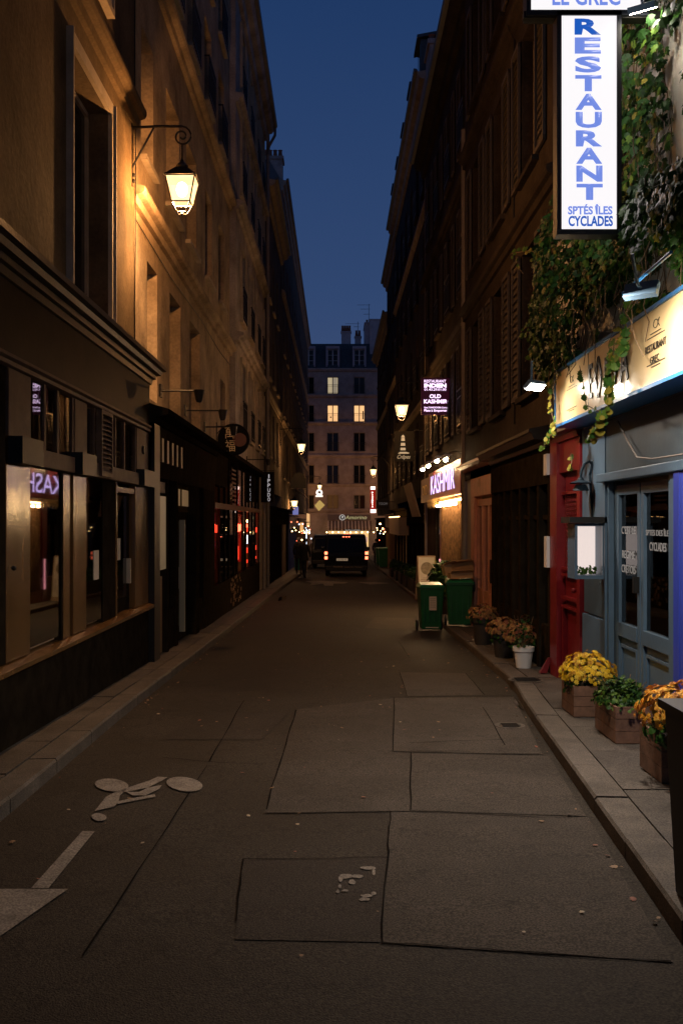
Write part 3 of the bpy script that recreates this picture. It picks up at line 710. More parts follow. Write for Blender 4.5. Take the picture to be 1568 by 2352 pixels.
L1.multi('door_frame', shopbrown, [(11.1, 11.16, .1, 2.04, -.07, .01), (11.16, 12.18, 1.93, 1.99, -.07, 0)], None)
tr = [8.06, 8.38, 8.78, 9.28]
for a, b in zip(tr, tr[1:]):
    L1.pane(a+.03, b-.03, 2.2, 2.73, -.006, name='transom_pane'); L1.B('mullion', shopbeam, b-.03, b+.03, 2.19, 2.75, -.08, .01)
tr = [9.80, 10.12, 10.65, 11.08, 11.55, 12.18]
for i, (a, b) in enumerate(zip(tr, tr[1:])):
    if i != 1: L1.pane(a+.02, b-.03, 2.2, 2.73, -.006, name='transom_pane')
    L1.B('mullion', shopbeam, b-.025, b+.025, 2.19, 2.75, -.08, .01)
lv = L1.multi('louvre_frame', shopbeam, [(10.13, 10.17, 2.06, 2.74, .02, .08), (10.6, 10.64, 2.06, 2.74, .02, .08), (10.17, 10.6, 2.06, 2.1, .02, .08), (10.17, 10.6, 2.70, 2.74, .02, .08), (10.17, 10.6, 2.1, 2.7, .012, .02)])
slm = MB().add([(0,0,0),(0,.43,0),(-.035,.43,.035),(-.035,0,.035),(0,0,.008),(0,.43,.008),(-.035,.43,.043),(-.035,0,.043)], [(0,1,2,3),(4,7,6,5),(0,4,5,1),(2,6,7,3)]).mesh('slat', shopbeam)
for i in range(12): link('slat', slm, lv, Vector((-2.45+.075, 10.17, 2.105+i*.048))-root_loc(lv))
L1.room(7.5, 12.9, -.2, 2.74, 2.2, interior)
ir = L1.B('ceiling_light', E_warm, 9.6, 9.9, 2.5, 2.53, -1.5, -1.2); L1.B('display_ledge', mat('ledge_pale', (.5,.42,.32), .5), 8.06, 8.86, .55, .585, -.35, -.05)
L1.B('display_ledge', MATS['ledge_pale'], 9.82, 10.48, .55, .585, -.35, -.06)
kn = MB().ball((-2.4, 7.44, 1.25), .02, 8); build(kn, 'knob', iron, L1.t)
build(MB().lathe([(.055, 0), (.055, .02)], (-2.43, 12.6, 2.5), 16, 'x'), 'round_vent', iron, L1.t)

# ---- left shop 2 : dark restaurant front with big fascia
L2 = Shop('shopfront', 'dark left restaurant front with glossy fascia and a pale menu panel', -2.45, 1, 13.02, 20.0)
L2.mould('fascia_board', mat('fascia_gloss', (.040,.029,.020), .35, .3, 3, spec=0.0), [(-.15, 2.2), (.03, 2.2), (.08, 2.88), (-.15, 2.88)])
L2.mould('cornice', shopdark, [(-.15, 2.88), (.10, 2.90), (.12, 2.97), (.26, 3.0), (.28, 3.07), (.1, 3.12), (-.15, 3.22)])
L2.B('pier', iron, 13.02, 13.42, -.5, 2.88, -.1, .09)
mp_ = L2.B('menu_panel', emis('menu_panel_lit', (.9,.62,.34), .10), 13.5, 14.25, .92, 1.95, -.02, .03); L2.B('wall_panel', mat('brown_panel', (.16,.08,.035), .5), 13.5, 14.1, -.25, .82, -.05, .0)
L2.B('menu_frame', shopdark, 14.25, 14.4, -.3, 2.2, -.1, .05); L2.B('beam', shopbeam, 13.5, 14.4, 2.0, 2.15, -.05, .02)
L2.pane(14.4, 15.1, .3, 2.15, -.05); L2.B('mullion', shopdark, 15.1, 15.3, -.3, 2.2, -.1, .04)
d2 = L2.B('door', shopdark, 15.3, 17.2, -.35, 1.75, -.15, -.1); L2.pane(15.45, 16.2, -.1, 1.6, -.095, gl2, 'pane', d2); L2.pane(16.3, 17.05, -.1, 1.6, -.095, gl2, 'pane', d2)
L2.multi('door_edge', mat('pale_edge', (.42,.40,.30), .5), [(15.32, 15.42, -.2, 1.62, -.08, .02), (16.22, 16.28, -.2, 1.62, -.09, .0)])
L2.multi('transom_pane', emis('transom_lit', (.9,.52,.22), .10), [(15.35, 16.2, 1.85, 2.12, -.08, -.07), (16.4, 17.1, 1.85, 2.12, -.08, -.07)])
L2.B('mullion', shopdark, 17.2, 17.6, -.4, 2.2, -.1, .05); L2.pane(17.6, 18.3, .2, 2.15, -.05); L2.B('pier', shopdark, 18.3, 20.0, -.45, 2.2, -.12, .03)
L2.B('wall_panel', shopdark, 14.4, 15.1, -.4, .3, -.05, .01); L2.B('wall_panel', shopdark, 17.6, 18.3, -.4, .2, -.05, .01)
L2.room(14.3, 18.4, -.4, 2.3, 2.0)
L2.B('ceiling_light', E_warm, 15.0, 17.5, 2.1, 2.12, -.9, -.86)
L2.multi('lettering', mat('fascia_letter_dim', (.16,.09,.04), .4), [(13.7+i*.42, 13.85+i*.42, 2.42, 2.75, .04, .07) for i in range(5)])
# ---- left shop 3 : noodle bar
L3 = Shop('shopfront', 'noodle bar shopfront glowing red behind narrow dark posts', -2.45, 1, 20.0, 32.0)
L3.mould('fascia_board', shopdark, [(-.15, 2.35), (.02, 2.35), (.05, 3.0), (-.15, 3.0)], 20.0, 22.4)
L3.mould('cornice', shopdark, [(-.15, 3.0), (.22, 3.03), (.26, 3.10), (-.15, 3.2)])
L3.mould('beam', mat('red_brown_beam', (.10,.035,.02), .5), [(-.12, 1.86), (.04, 1.86), (.04, 1.98), (-.12, 1.98)])
for i, y in enumerate([20.0, 21.0, 22.0, 22.9, 24.1, 24.8, 26.2, 27.2, 28.2, 29.3, 30.3, 31.8]): L3.B('post', shopdark, y, y+.14, -.75, 3.0, -.03, .015)
L3.mould('wall_panel', shopdark, [(-.1, -.8), (.02, -.8), (.02, .28), (-.1, .28)])
for i, y in enumerate([20.16, 21.16, 22.16, 23.06, 24.26, 24.96, 26.36, 27.36, 28.36, 29.46, 30.46]):
    y2 = [21.0, 22.0, 22.9, 24.1, 24.8, 26.2, 27.2, 28.2, 29.3, 30.3, 31.8][i]
    if y not in (20.16, 24.96, 27.36, 30.46): L3.pane(y, y2, .28, 1.86, -.01)      # panes left out where the red glow has to show
    if y > 22.3: L3.pane(y, y2, 1.98, 3.0, -.01, name='transom_pane')
L3.room(20.1, 31.9, -.8, 3.0, 3.0, interiorW)
for i, (y, z, n_, r_) in enumerate([(20.7, 1.50, -.17, .13), (25.0, 1.52, -.2, .15), (26.6, 1.42, -.16, .12), (28.4, 1.45, -.16, .12), (30.0, 1.40, -.16, .11), (31.0, 1.42, -.16, .10)]):
    build(MB().ball((-2.45+n_, y, z), r_, 12, .9), 'red_lantern', E_red, L3.t)
L3.multi('red_glow_box', E_redd, [(25.0, 25.9, .60, .95, -.09, -.06), (26.9, 31.4, .70, .84, -.07, -.04), (26.9, 31.4, .42, .50, -.07, -.04), (20.2, 20.95, 1.36, 1.52, -.06, -.03), (22.2, 22.85, 1.38, 1.44, -.06, -.03), (27.4, 28.2, 1.30, 1.42, -.06, -.03), (30.5, 31.6, 1.25, 1.40, -.06, -.03)])  # plain glowing boxes added for the red glow and its reflections
L3.B('neon_tube', E_pink, 24.0, 24.12, 1.0, 1.42, -.08, -.05)
L3.B('neon_tube', E_cool, 28.7, 28.85, .95, 1.2, -.10, -.07)
L3.multi('red_curtain', mat('red_curtain_cloth', (.30,.03,.02), .8), [(20.2, 20.95, .5, 1.8, -.34, -.32), (22.2, 22.8, .5, 1.8, -.3, -.28), (25.0, 26.1, .4, 1.8, -.38, -.36), (27.4, 31.6, .4, 1.8, -.40, -.38)])
for y, z in ((24.4, 2.85), (24.8, 2.62), (25.3, 2.72), (24.6, 2.35), (25.2, 2.2), (25.5, 2.4), (28.9, 2.2), (29.5, 2.15), (28.2, 1.62), (29.2, 1.6), (30.0, 1.6)): build(MB().ball((-2.58, y, z), .04, 8), 'bulb', E_dot, L3.t)
sl = MB()
for i in range(9): sl.box(-2.41, -2.39, 23.1, 24.0, 1.98+i*.1, 2.02+i*.1)
build(sl, 'louvre', mat('red_brown_beam', (.10,.035,.02), .5), L3.t)
pat = MB()
for i in range(46):
    y = random.uniform(23.1, 25.6); z = random.uniform(-.45, .22); pat.box(-2.425, -2.421, y, y+random.uniform(.03,.12), z, z+random.uniform(.02,.1))
build(pat, 'poster_pattern', mat('poster_print', (.30,.17,.08), .6), L3.t)
# projecting brackets and spot arms over the left shops
def arm(label, y, z, l, X=-2.45, s=1, head=True):
    t = thing('sign_spotlight', label, 'spotlight', (X, y, z))
    m = MB().tube([(0,0,0),(s*l,0,.0)], .014, 6).box(0, s*.03, -.07, .07, -.09, .09)
    build(m, 'arm', iron, t, local=True)
    if head: build(MB().lathe([(.035,0),(.05,.03),(.075,.16),(.08,.17)], (s*l, 0, -.16), 12), 'lamp_head', iron, t, local=True, smooth=True)
arm('black arm spotlight nearest above the dark restaurant fascia', 13.9, 3.42, .55)
arm('black arm spotlight in the middle above the dark restaurant fascia', 16.2, 3.40, .62)
arm('black arm spotlight beside the round hanging sign', 18.6, 3.36, .55)
arm('black arm spotlight farthest along, above the noodle bar', 27.5, 3.3, .6)
# round chinese sign
rs = thing('hanging_sign', 'round black hanging sign with two cream Chinese characters', 'sign', (-2.45, 20.5, 3.28))
cx, cyy, cz = -2.09, 20.5, 3.28
build(MB().lathe([(.315,-.05),(.33,-.03),(.33,.03),(.315,.05)], (cx,cyy,cz), 36, 'y'), 'disc', mat('sign_black', (.005,.0045,.0045), .7, spec=.12), rs, smooth=True)
build(MB().lathe([(.14, 0), (.14, .004)], (cx+.13, cyy-.056, cz-.01), 24, 'y'), 'red_seal', mat('seal_red', (.10,.015,.012), .5), rs)
text('萬', creaml, rs, (cx-.07, cyy-.053, cz+.14), .21, .24); text('福', creaml, rs, (cx-.07, cyy-.053, cz-.13), .21, .24)
build(MB().tube([(-2.45,cyy,cz+.27),(-2.15,cyy,cz+.27)], .012, 6).tube([(-2.45,cyy,cz-.1),(-2.38,cyy,cz-.1)], .012, 6).tube([(-2.45,cyy,cz+.1),(-2.3,cyy,cz+.27)], .01, 6).box(-2.45,-2.43,cyy-.03,cyy+.03,cz-.2,cz+.35), 'bracket', iron, rs)
# IPPUDO
ip = thing('hanging_sign', 'narrow black vertical sign reading IPPUDO on the left', 'sign', (-2.4, 32.6, 2.7))
bx('sign_box', mat('sign_black', (.005,.0045,.0045), .7, spec=.12), -2.43, -2.0, 32.55, 32.70, zi0 := EYE+(1197-1154)/F*32.6, zi1 := EYE+(1197-1084)/F*32.6, ip)
E_ip = emis('letter_soft_white', (.95,.88,.92), .5)
for i, ch in enumerate('IPPUDO'): text(ch, E_ip, ip, (-2.17, 32.545, zi1-.14-i*(zi1-zi0-.24)/5), .03 if ch == 'I' else .085, .12)
build(MB().tube([(-2.5,32.62,zi1+.04),(-2.0,32.62,zi1+.04)], .012, 6), 'bracket', iron, ip)
# left: stone pier, door, pipes between 32 and 50
L4 = Shop('shopfront', 'left stone pier with closed brown door beyond the noodle bar', -2.45, 1, 32.0, 36.5)
L4.B('pier', stone, 32.0, 34.0, -.95, 3.1, -.1, .02); L4.B('door', mat('brown_panel', (.16,.08,.035), .5), 34.0, 35.6, -.95, 1.8, -.1, -.05); L4.B('pier', stone, 35.6, 36.5, -.95, 3.1, -.1, .02); L4.B('beam', stone, 34.0, 35.6, 1.8, 3.1, -.1, .01)
build(MB().ball((-2.36, 33.4, EYE+(1197-1108)/F*33.4-.5), .05), 'wall_lamp', E_dot, L4.t)
def pipe(x, y, z0, z1, label, r=.05, m=stone):
    t = thing('drainpipe', label, 'drainpipe', (x, y, z0))
    build(MB().tube([(0,0,0),(0,0,z1-z0)], r, 10), 'pipe', m, t, local=True, smooth=True)
    c = MB().lathe([(r+.012,0),(r+.012,.05)], (0,0,0), 10).mesh('collar', m)
    for i in range(int((z1-z0)/1.8)): link('collar', c, t, (0, 0, .6+i*1.8))
pipem = mat('pipe_grey', (.22,.19,.17), .6, .2, 4)
pipe(-2.36, 34.9, -.9, 15.3, 'tall drainpipe at the end of the pale mauve left building', .06, pipem)
pipe(-2.36, 33.0, -.9, 3.0, 'short drainpipe on the left stone pier', .05, pipem)
pipe(2.60, 20.1, -.45, 9.5, 'grey drainpipe beside the copper doors on the right', .065, pipem)
pipe(2.82, 30.9, -.6, 12.4, 'dark drainpipe beyond the curry restaurant on the right', .06, pipem)
def cable(label, pts, r=.008):
    tag(build(MB().tube(pts, r, 6), 'cable', iron), label, 'cable')
cable('thin cable dropping down the left wall beside the lantern bracket', [(-2.585,12.86,9.5),(-2.585,12.85,7.4),(-2.58,12.87,6.4),(-2.58,12.86,5.2),(-2.585,12.84,4.3),(-2.585,12.86,3.7)])
cable('cable slung along the tan left wall under the moulded band', [(-2.63,13.1,5.58),(-2.63,16,5.5),(-2.63,19.5,5.55),(-2.63,22.5,5.46),(-2.63,24.9,5.5)])
cable('dark cable running down the brown right facade', [(2.585,14.4,12),(2.585,14.42,8.9),(2.47,14.4,8.8),(2.585,14.4,8.55),(2.585,14.45,5.9),(2.585,14.4,3)], .012)
# eave pipe bend against the sky
build(MB().tube([(-2.1,34.7,15.3),(-2.1,34.7,15.05),(-2.32,34.8,14.7),(-2.36,34.9,14.4)], .05, 8), 'downpipe_bend', zinc, b3)

L1.B('menu_card', paper, 10.12, 10.34, 1.0, 1.3, -.005, -.002); L1.B('menu_card', paper, 11.45, 11.62, 1.15, 1.4, -.06, -.055)
L1.B('door_handle', MATS['ledge_pale'], 12.02, 12.06, .85, 1.15, -.07, -.02); L2.B('door_handle', MATS['ledge_pale'], 16.23, 16.26, .5, .85, -.1, -.04)
# generic far shopfronts
def far_shop(label, X, s, y0, y1, colm, glow=None, top=2.9, fasc=None, zs=None, lamps=0, name='shopfront'):
    sh = Shop(name, label, X, s, y0, y1); g0 = gz(y0)-.05
    t_ = g0+top
    sh.B('fascia_board', fasc or colm, y0, y1, t_-.6, t_, -.1, .1)
    sh.mould('cornice', colm, [(-.1, t_+.001), (.2, t_+.03), (.22, t_+.09), (-.1, t_+.14)])
    n = max(2, int((y1-y0)/1.5))
    for i in range(n+1): y = y0+(y1-y0-.16)*i/n; sh.B('post', colm, y, y+.16, gz(y1)-.1, t_-.6, -.1, .05)
    for i in range(n):
        ya = y0+(y1-y0-.16)*i/n+.16; yb = y0+(y1-y0-.16)*(i+1)/n
        sh.pane(ya, yb, g0+.6, t_-.62, -.05)
    sh.mould('wall_panel', colm, [(-.1, gz(y1)-.1), (.02, gz(y1)-.1), (.02, g0+.6), (-.1, g0+.6)])
    sh.room(y0+.05, y1-.05, gz(y1)-.1, t_-.02, 2.0, interiorW if glow else interior)
    if glow: sh.B('ceiling_light', glow, y0+.5, y1-.5, t_-.75, t_-.72, -.9, -.8)
    for i in range(lamps): build(MB().ball((X+s*.12, y0+(y1-y0)*(i+.5)/lamps, t_-.75), .03, 8), 'bulb', E_dot, sh.t)
    return sh
fl1 = far_shop('dark narrow shopfront with pale door posts on the far left', -2.42, 1, 36.6, 50, shopdark, None)
fl1.multi('door_post', mat('door_post_pale', (.30,.22,.14), .6), [(44.0, 44.4, -1.0, 1.7, .06, .1), (45.0, 45.4, -1.0, 1.7, .06, .1), (46.2, 46.7, -1.0, 1.7, .06, .1)])
fl2 = far_shop('blue and green lit shopfront on the far left', -2.4, 1, 50.1, 60, mat('far_blue', (.03,.06,.30), .5), E_cool, lamps=2)
fl3 = far_shop('warm lit shopfront on the far left past the blue one', -2.38, 1, 60.1, 74, mat('far_brown', (.22,.12,.06), .6), E_shop, lamps=3)
fl4 = far_shop('brightest warm shopfront at the far left end', -2.3, 1, 74.1, 86.9, mat('far_cream', (.5,.35,.2), .6), E_shop, lamps=3)
fr1 = far_shop('dark shopfront with thin lit posts on the right', 2.85, -1, 37, 47, shopdark, None, lamps=2)
fr2 = far_shop('right shopfront with cream awning box lit by a strip', 2.95, -1, 47.1, 57, mat('far_brown', (.22,.12,.06), .6), None, lamps=0)
fr3 = far_shop('farthest right shopfront near the end of the street', 3.15, -1, 58, 75, shopdark, E_shop, lamps=3)
fr0 = far_shop('dark shopfront under a hanging menu sign on the right', 2.86, -1, 31, 36.9, shopdark, None)

for sh_, y0_, y1_, sx_, n_ in ((fl3, 61, 73, -2.2, 9), (fl4, 75, 86, -2.1, 9), (fr3, 60, 74, 2.95, 9), (fl2, 51, 59, -2.25, 4)):
    for i in range(n_): build(MB().ball((sx_+random.uniform(-.1,.1), random.uniform(y0_, y1_), gz(y0_)+random.choice([1.5,2.0,2.3,2.6])), random.uniform(.025,.06), 8), 'bulb', random.choice([E_dot, E_dot, E_cool, E_tail]), sh_.t)
fl4.B('neon_tube', E_cool, 75, 75.1, -.2, 1.0, .1, .14); fl4.B('glow_panel', E_shop, 76, 84, 1.2, 2.2, .11, .14); fl3.B('glow_panel', emis('amber_glow', (1.0,.5,.16), .8), 64, 70, .9, 1.5, .11, .13)  # glowing panels added; the brightness of the lit facades is put into them
# ---------------------------------------------------------------- right hand shops
# blue greek restaurant
BL = Shop('shopfront', 'blue grey restaurant front with glazed double door', 2.58, -1, -4, 10.42)
BL.B('wall_panel', bluep, 9.55, 10.42, 1.62, 2.56, -.1, .0); BL.B('wall_panel', blued, 9.5, 10.42, .66, 1.60, -.1, -.02); BL.B('wall_panel', bluep, 9.5, 10.42, -.35, .64, -.1, .0)
BL.B('wall_panel', blued, -4, 9.55, 2.06, 2.56, -.1, -.01)
BL.B('beam', bluep, -4, 9.62, 1.97, 2.05, -.1, .07, bev=.008)
BL.multi('door_frame', bluep, [(9.34, 9.5, -.3, 1.97, -.1, .02), (9.40, 9.44, -.3, 1.97, .02, .04), (7.60, 7.66, -.3, 1.97, -.1, .02)])
BL.B('jamb', blued, 9.28, 9.34, -.3, 1.97, -.12, -.03)
for a, b, nm in ((8.55, 9.26, 'l'), (7.67, 8.52, 'r')):
    dd = BL.multi('door', bluep, [(a, a+.07, -.18, 1.93, -.1, -.03), (b-.07, b, -.18, 1.93, -.1, -.03), (a+.07, b-.07, 1.84, 1.93, -.1, -.03), (a+.07, b-.07, .55, .67, -.1, -.02), (a+.07, b-.07, -.18, -.02, -.1, -.03), (a+.07, b-.07, -.02, .55, -.1, -.055)])
    BL.pane(a+.07, b-.07, .67, 1.84, -.06, glass('door_glass2', (.6,.6,.6), 1.35), 'pane', dd)
    BL.multi('panel_moulding', bluep, [(a+.12, b-.12, .45, .475, -.055, -.035), (a+.12, b-.12, .04, .06, -.055, -.035), (a+.12, a+.14, .06, .45, -.055, -.035), (b-.14, b-.12, .06, .45, -.055, -.035)], dd)
BL.multi('door_handle', iron, [(8.56, 8.60, .98, 1.12, -.03, .02)])
for i in range(9): BL.B('plank', bluev, 6.2+i*.14, 6.2+i*.14+.134, -.2, 1.97, -.1, .055+random.uniform(-.004,.004), bev=.004)
BL.B('jamb', bluep, 7.464, 7.60, -.2, 1.97, -.1, .03); BL.multi('wall_panel', bluep, [(-4, 6.2, -.2, 1.97, -.12, -.04)])
BL.room(7.0, 9.5, -.3, 2.0, 2.4, interior)
BL.B('ceiling_light', E_warm, 9.0, 9.3, 1.72, 1.735, -1.7, -1.3)
bt = MB()
for i in range(26):
    y = random.uniform(7.3, 9.2); z = random.choice([.75, 1.05, 1.35]); bt.lathe([(.03,0),(.03,.12),(.012,.16),(.012,.2)], (2.58+1.2+random.uniform(0,.3), y, z), 8)
build(bt, 'bottles', mat('bottle_amber', (.25,.12,.04), .3), BL.t, kind='stuff')
BL.multi('shelf', mat('shelf_wood', (.12,.07,.04), .7), [(7.2, 9.3, z-.02, z, -1.6, -1.1) for z in (.75, 1.05, 1.35)])
BL.B('table', mat('table_lilac', (.35,.25,.35), .5), 7.7, 8.5, .60, .63, -.6, -.12)
wl = emis('glass_letter', (.75,.68,.62), .22)
for tx, y, z, w in (("C'EST LE", 8.91, 1.52, .42), ("REGIME", 8.91, 1.30, .38), ("CRETOIS", 8.91, 1.17, .42), ("SPTES DES ÎLES", 8.10, 1.51, .62), ("CYCLADES", 8.10, 1.39, .42)):
    text(tx, wl, BL.t, (2.62, y, z), w, .07 if w < .5 else .06, ROT_R)
BL.multi('window_sticker', emis('sticker_white', (.6,.6,.5), .15), [(7.78, 7.86, .70, .84, -.055, -.05)])
BL.multi('window_sticker', emis('sticker_green', (.0,.35,.12), .3), [(7.78, 7.86, .70, .76, -.05, -.047)])
build(MB().tube([(2.55, 9.0, 2.5),(2.55,8.7,2.3),(2.54,8.4,2.14),(2.54,8.0,2.1),(2.54,7.4,2.09),(2.54,5,2.08)], .008, 5), 'cable', pipem, BL.t)
build(MB().box(2.56,2.572,10.30,10.36,-.2,-.02), 'vent_slot', iron, BL.t)
# wall lamp fixture on the blue wall
lampdark = mat('lamp_dark_blue', (.016,.03,.045), .6, spec=.2)
wl_ = thing('wall_lamp', 'dark blue wall lamp with flat round shade over the menu case', 'lamp', (2.58, 10.0, 1.99)); wl_.scale = (.7,.7,.7)
build(MB().lathe([(.15,0),(.16,.012),(.05,.05),(.03,.09)], (-.17,0,-.02), 24), 'shade', lampdark, wl_, local=True, smooth=True)
build(MB().lathe([(.07,0),(.12,-.09)], (-.17,0,-.03), 20, cap=True), 'rim', lampdark, wl_, local=True)
build(MB().tube([(0,0,.25),(-.05,0,.3),(-.12,0,.26),(-.17,0,.15),(-.17,0,.06)], .02, 8).tube([(0,0,-.6),(-.02,0,-.2),(-.04,0,.1),(0,0,.3)], .022, 8), 'arm', lampdark, wl_, local=True, smooth=True)
# menu display case facing up the street
mc = thing('menu_case', 'lit blue grey menu display case with greenery fixed on the wall', 'display case', (2.45, 9.7, 1.05))
x0, x1, ya, yb, z0, z1 = 2.27, 2.575, 9.45, 9.75, 1.05, 1.58
build(MB().box(x0,x0+.025,ya,yb,z0,z1).box(x1-.045,x1,ya,yb,z0,z1).box(x0+.025,x1-.045,ya,yb,z0,z0+.035).box(x0+.025,x1-.045,ya,yb,z1-.025,z1).box(x0+.025,x1-.045,yb-.02,yb,z0+.035,z1-.025), 'case', bluep, mc)
bx('back_panel', E_menu, x0+.03, x1-.05, yb-.06, yb-.022, z0+.036, z1-.03, mc)
bx('case_roof', iron, x0-.06, x1, ya-.05, yb+.02, z1+.002, z1+.06, mc)
pl = MB()
for i in range(60):
    vs, fs = leafpts(Vector((random.uniform(x0+.05,x1-.07), random.uniform(ya+.04,yb-.08), z0+.05+random.random()**2*.07)), .03, Vector((random.uniform(-1,1),-1,random.uniform(0,1))).normalized()); pl.cur = random.choice([0,1]); pl.add(vs, fs)
build(pl, 'greenery', leafg, mc, kind='stuff')
bx('glass_pane', glass('case_glass', (.95,.95,.95), 1.3), x0+.026, x1-.046, ya+.005, ya+.009, z0+.036, z1-.026, mc)
# main sign board of the greek restaurant
sg = thing('shop_sign', 'long cream sign board with blue trim above the blue restaurant', 'sign', (2.35, 7.5, 2.8))
ZB, ZT, XS = 2.57, 3.13, 2.30
bx('board', ocher, XS, XS+.05, 2.5, 10.4, ZB+.03, ZT, sg)
bx('blue_trim', bluet, XS-.015, XS+.28, 2.5, 10.42, ZB, ZB+.028, sg)
bx('blue_trim', bluet, XS-.012, XS+.28, 10.405, 10.43, ZB+.028, ZT+.02, sg)
bx('blue_trim', bluet, XS-.015, XS+.28, 2.5, 10.42, ZT+.002, ZT+.03, sg)
bx('soffit', blued, XS+.052, 2.58, 2.5, 10.4, ZB+.03, ZB+.05, sg)
bx('joint', iron, XS-.003, XS-.001, 9.05, 9.06, ZB+.03, ZT, sg); bx('joint', iron, XS-.003, XS-.001, 7.94, 7.95, ZB+.03, ZT, sg)
def strokes(L, w=.046, name='letter'):
    m = MB()
    for (y0_, z0_), (y1_, z1_) in L:
        a = Vector((0, y0_, z0_)); b = Vector((0, y1_, z1_)); t = (b-a).normalized(); n = Vector((0, -t.z, t.y))*w/2
        m.prism([Vector((XS-.012,0,0))+q for q in (a-n, a+n, b+n, b-n)], (.01,0,0))
    build(m, name, blackp, sg)
zc = 2.86
strokes([((9.00,zc-.13),(9.00,zc+.13)), ((9.00,zc+.13),(8.90,zc+.13)), ((9.00,zc),(8.92,zc)), ((9.00,zc-.13),(8.90,zc-.13))])
strokes([((8.80,zc),(8.70,zc+.17)), ((8.70,zc+.17),(8.60,zc)), ((8.60,zc),(8.70,zc-.17)), ((8.70,zc-.17),(8.80,zc))])
strokes([((8.46,zc-.13),(8.46,zc+.13)), ((8.46,zc),(8.38,zc+.13)), ((8.46,zc),(8.38,zc-.13))])
strokes([((8.28,zc+.13),(8.20,zc-.13)), ((8.20,zc-.13),(8.12,zc+.13))])
strokes([((8.02,zc-.14),(7.92,zc+.14)), ((7.92,zc+.14),(7.82,zc-.14)), ((7.98,zc-.04),(7.86,zc-.04))])
E_no = blackp
text('RESTAURANT', blackp, sg, (XS-.004, 7.15, 2.86), .46, .055, ROT_R); text('GREC', blackp, sg, (XS-.004, 7.17, 2.77), .2, .05, ROT_R)
def fishlogo(yc_, z_):
    m = MB()
    def ln_(a, b, w=.005):
        a = Vector((0,*a)); b = Vector((0,*b)); t = (b-a).normalized(); n = Vector((0,-t.z,t.y))*w/2
        m.prism([Vector((XS-.006,0,0))+q for q in (a-n,a+n,b+n,b-n)], (.004,0,0))
    pts = [(yc_+.05*math.cos(q), z_+.03*math.sin(q)) for q in [2*PI*i/14 for i in range(15)]]
    for a, b in zip(pts, pts[1:]): ln_(a, b)
    ln_((yc_-.045,z_),(yc_-.085,z_+.03)); ln_((yc_-.045,z_),(yc_-.085,z_-.03))
    ln_((yc_+.12,z_-.06),(yc_-.12,z_-.06)); ln_((yc_+.2,z_-.085),(yc_-.2,z_-.085)); ln_((yc_+.2,z_-.28),(yc_-.2,z_-.28)); ln_((yc_+.1,z_-.30),(yc_-.1,z_-.30))
    build(m, 'fish_logo', blackp, sg)
fishlogo(7.15, 3.02); fishlogo(9.7, 2.98)
def flood(label, x, y, z, w, target, m=E_flood, spill=0):
    t = thing('floodlight', label, 'floodlight', (x, y, z))
    d = (Vector(target)-Vector((x,y,z))).normalized(); q = d.to_track_quat('-Z', 'X').to_euler(); t.rotation_euler = q
    build(MB().box(-.05,.05,-w/2,w/2,.003,.05), 'housing', bluep, t, local=True)
    build(MB().box(-.042,.042,-w/2+.01,w/2-.01,-.004,.0), 'lens', m, t, local=True)
    build(MB().tube([(0,0,.05),(.0,0,.1),(.12,0,.25)], .012, 6), 'stem', bluep, t, local=True)
    if spill:                             # added lamp out from the flood, facing down, for spill on the road
        ld = bpy.data.lights.new('added_spill', 'AREA'); ld.shape = 'DISK'; ld.size = .12; ld.energy = spill; ld.color = (1.0, .86, .72)
        o = bpy.data.objects.new('added_spill', ld); S.collection.objects.link(o); o.location = (x-.30, y, z-.02); o.rotation_euler = (0, R(-6), 0)
flood('white floodlight over the far end of the cream sign', 1.99, 9.9, 2.93, .22, (2.30, 9.45, 2.2), spill=26)
flood('white floodlight under a blue bar over the near end of the cream sign', 1.99, 6.45, 3.08, .22, (2.36, 6.9, 2.80), spill=84)
flood('white floodlight above the big lit vertical sign', 2.30, 7.45, 5.42, .2, (2.6, 7.9, 4.4))
bar = MB().tube([(2.02,6.0,3.22),(2.02,7.0,3.2)], .012, 6); tag(build(bar, 'light_bar', bluet), 'blue rod carrying the near floodlight over the cream sign', 'rod')

# vertical lightbox signs
vs_ = thing('lightbox_sign', 'tall white lightbox reading RESTAURANT in blue letters', 'sign', (2.0, 7.56, 4.6))
YS = 7.56
def sx(px): return (px-770)/F*YS
def sz(py): return EYE-(py-1197)/F*YS
xa, xb, za, zb = sx(1289), sx(1416), sz(526), sz(34)
boxm = mat('lightbox_case', (.01,.012,.018), .4)
build(MB().box(xa-.035, xa, YS, YS+.14, za-.04, zb+.04).box(xb, xb+.035, YS, YS+.14, za-.04, zb+.04).box(xa, xb, YS, YS+.14, za-.04, za).box(xa, xb, YS, YS+.14, zb, zb+.04).box(xa,xb,YS+.06,YS+.08,za,zb), 'case', boxm, vs_)
bx('light_panel', E_sign, xa, xb, YS+.012, YS+.03, za, zb, vs_); bx('light_panel', E_sign, xa, xb, YS+.11, YS+.13, za, zb, vs_)
rows_ = [(61,1),(102,.6),(147,.4),(190,.3),(233,.2),(275,.2),(319,.3),(361,.2),(404,.2),(439,.3)]
for ch, (py, dk) in zip('RESTAURANT', rows_):
    pass
pys = [60, 103.5, 147, 190, 233, 274.5, 317, 357, 398, 440]
for ch, py in zip('RESTAURANT', pys):
    text(ch, E_blue1 if py == 60 else E_blue2, vs_, (sx(1349+(py-60)*.012), YS+.008, sz(py)), sx(1379)-sx(1319), sz(0)-sz(37), bold=.04)
text('SPTÉS ÎLES', E_blue2, vs_, (sx(1355), YS+.008, sz(480)), sx(1406)-sx(1304), sz(0)-sz(24), bold=.03)
text('CYCLADES', E_blue1, vs_, (sx(1356), YS+.008, sz(507)), sx(1407)-sx(1305), sz(0)-sz(24), bold=.03)
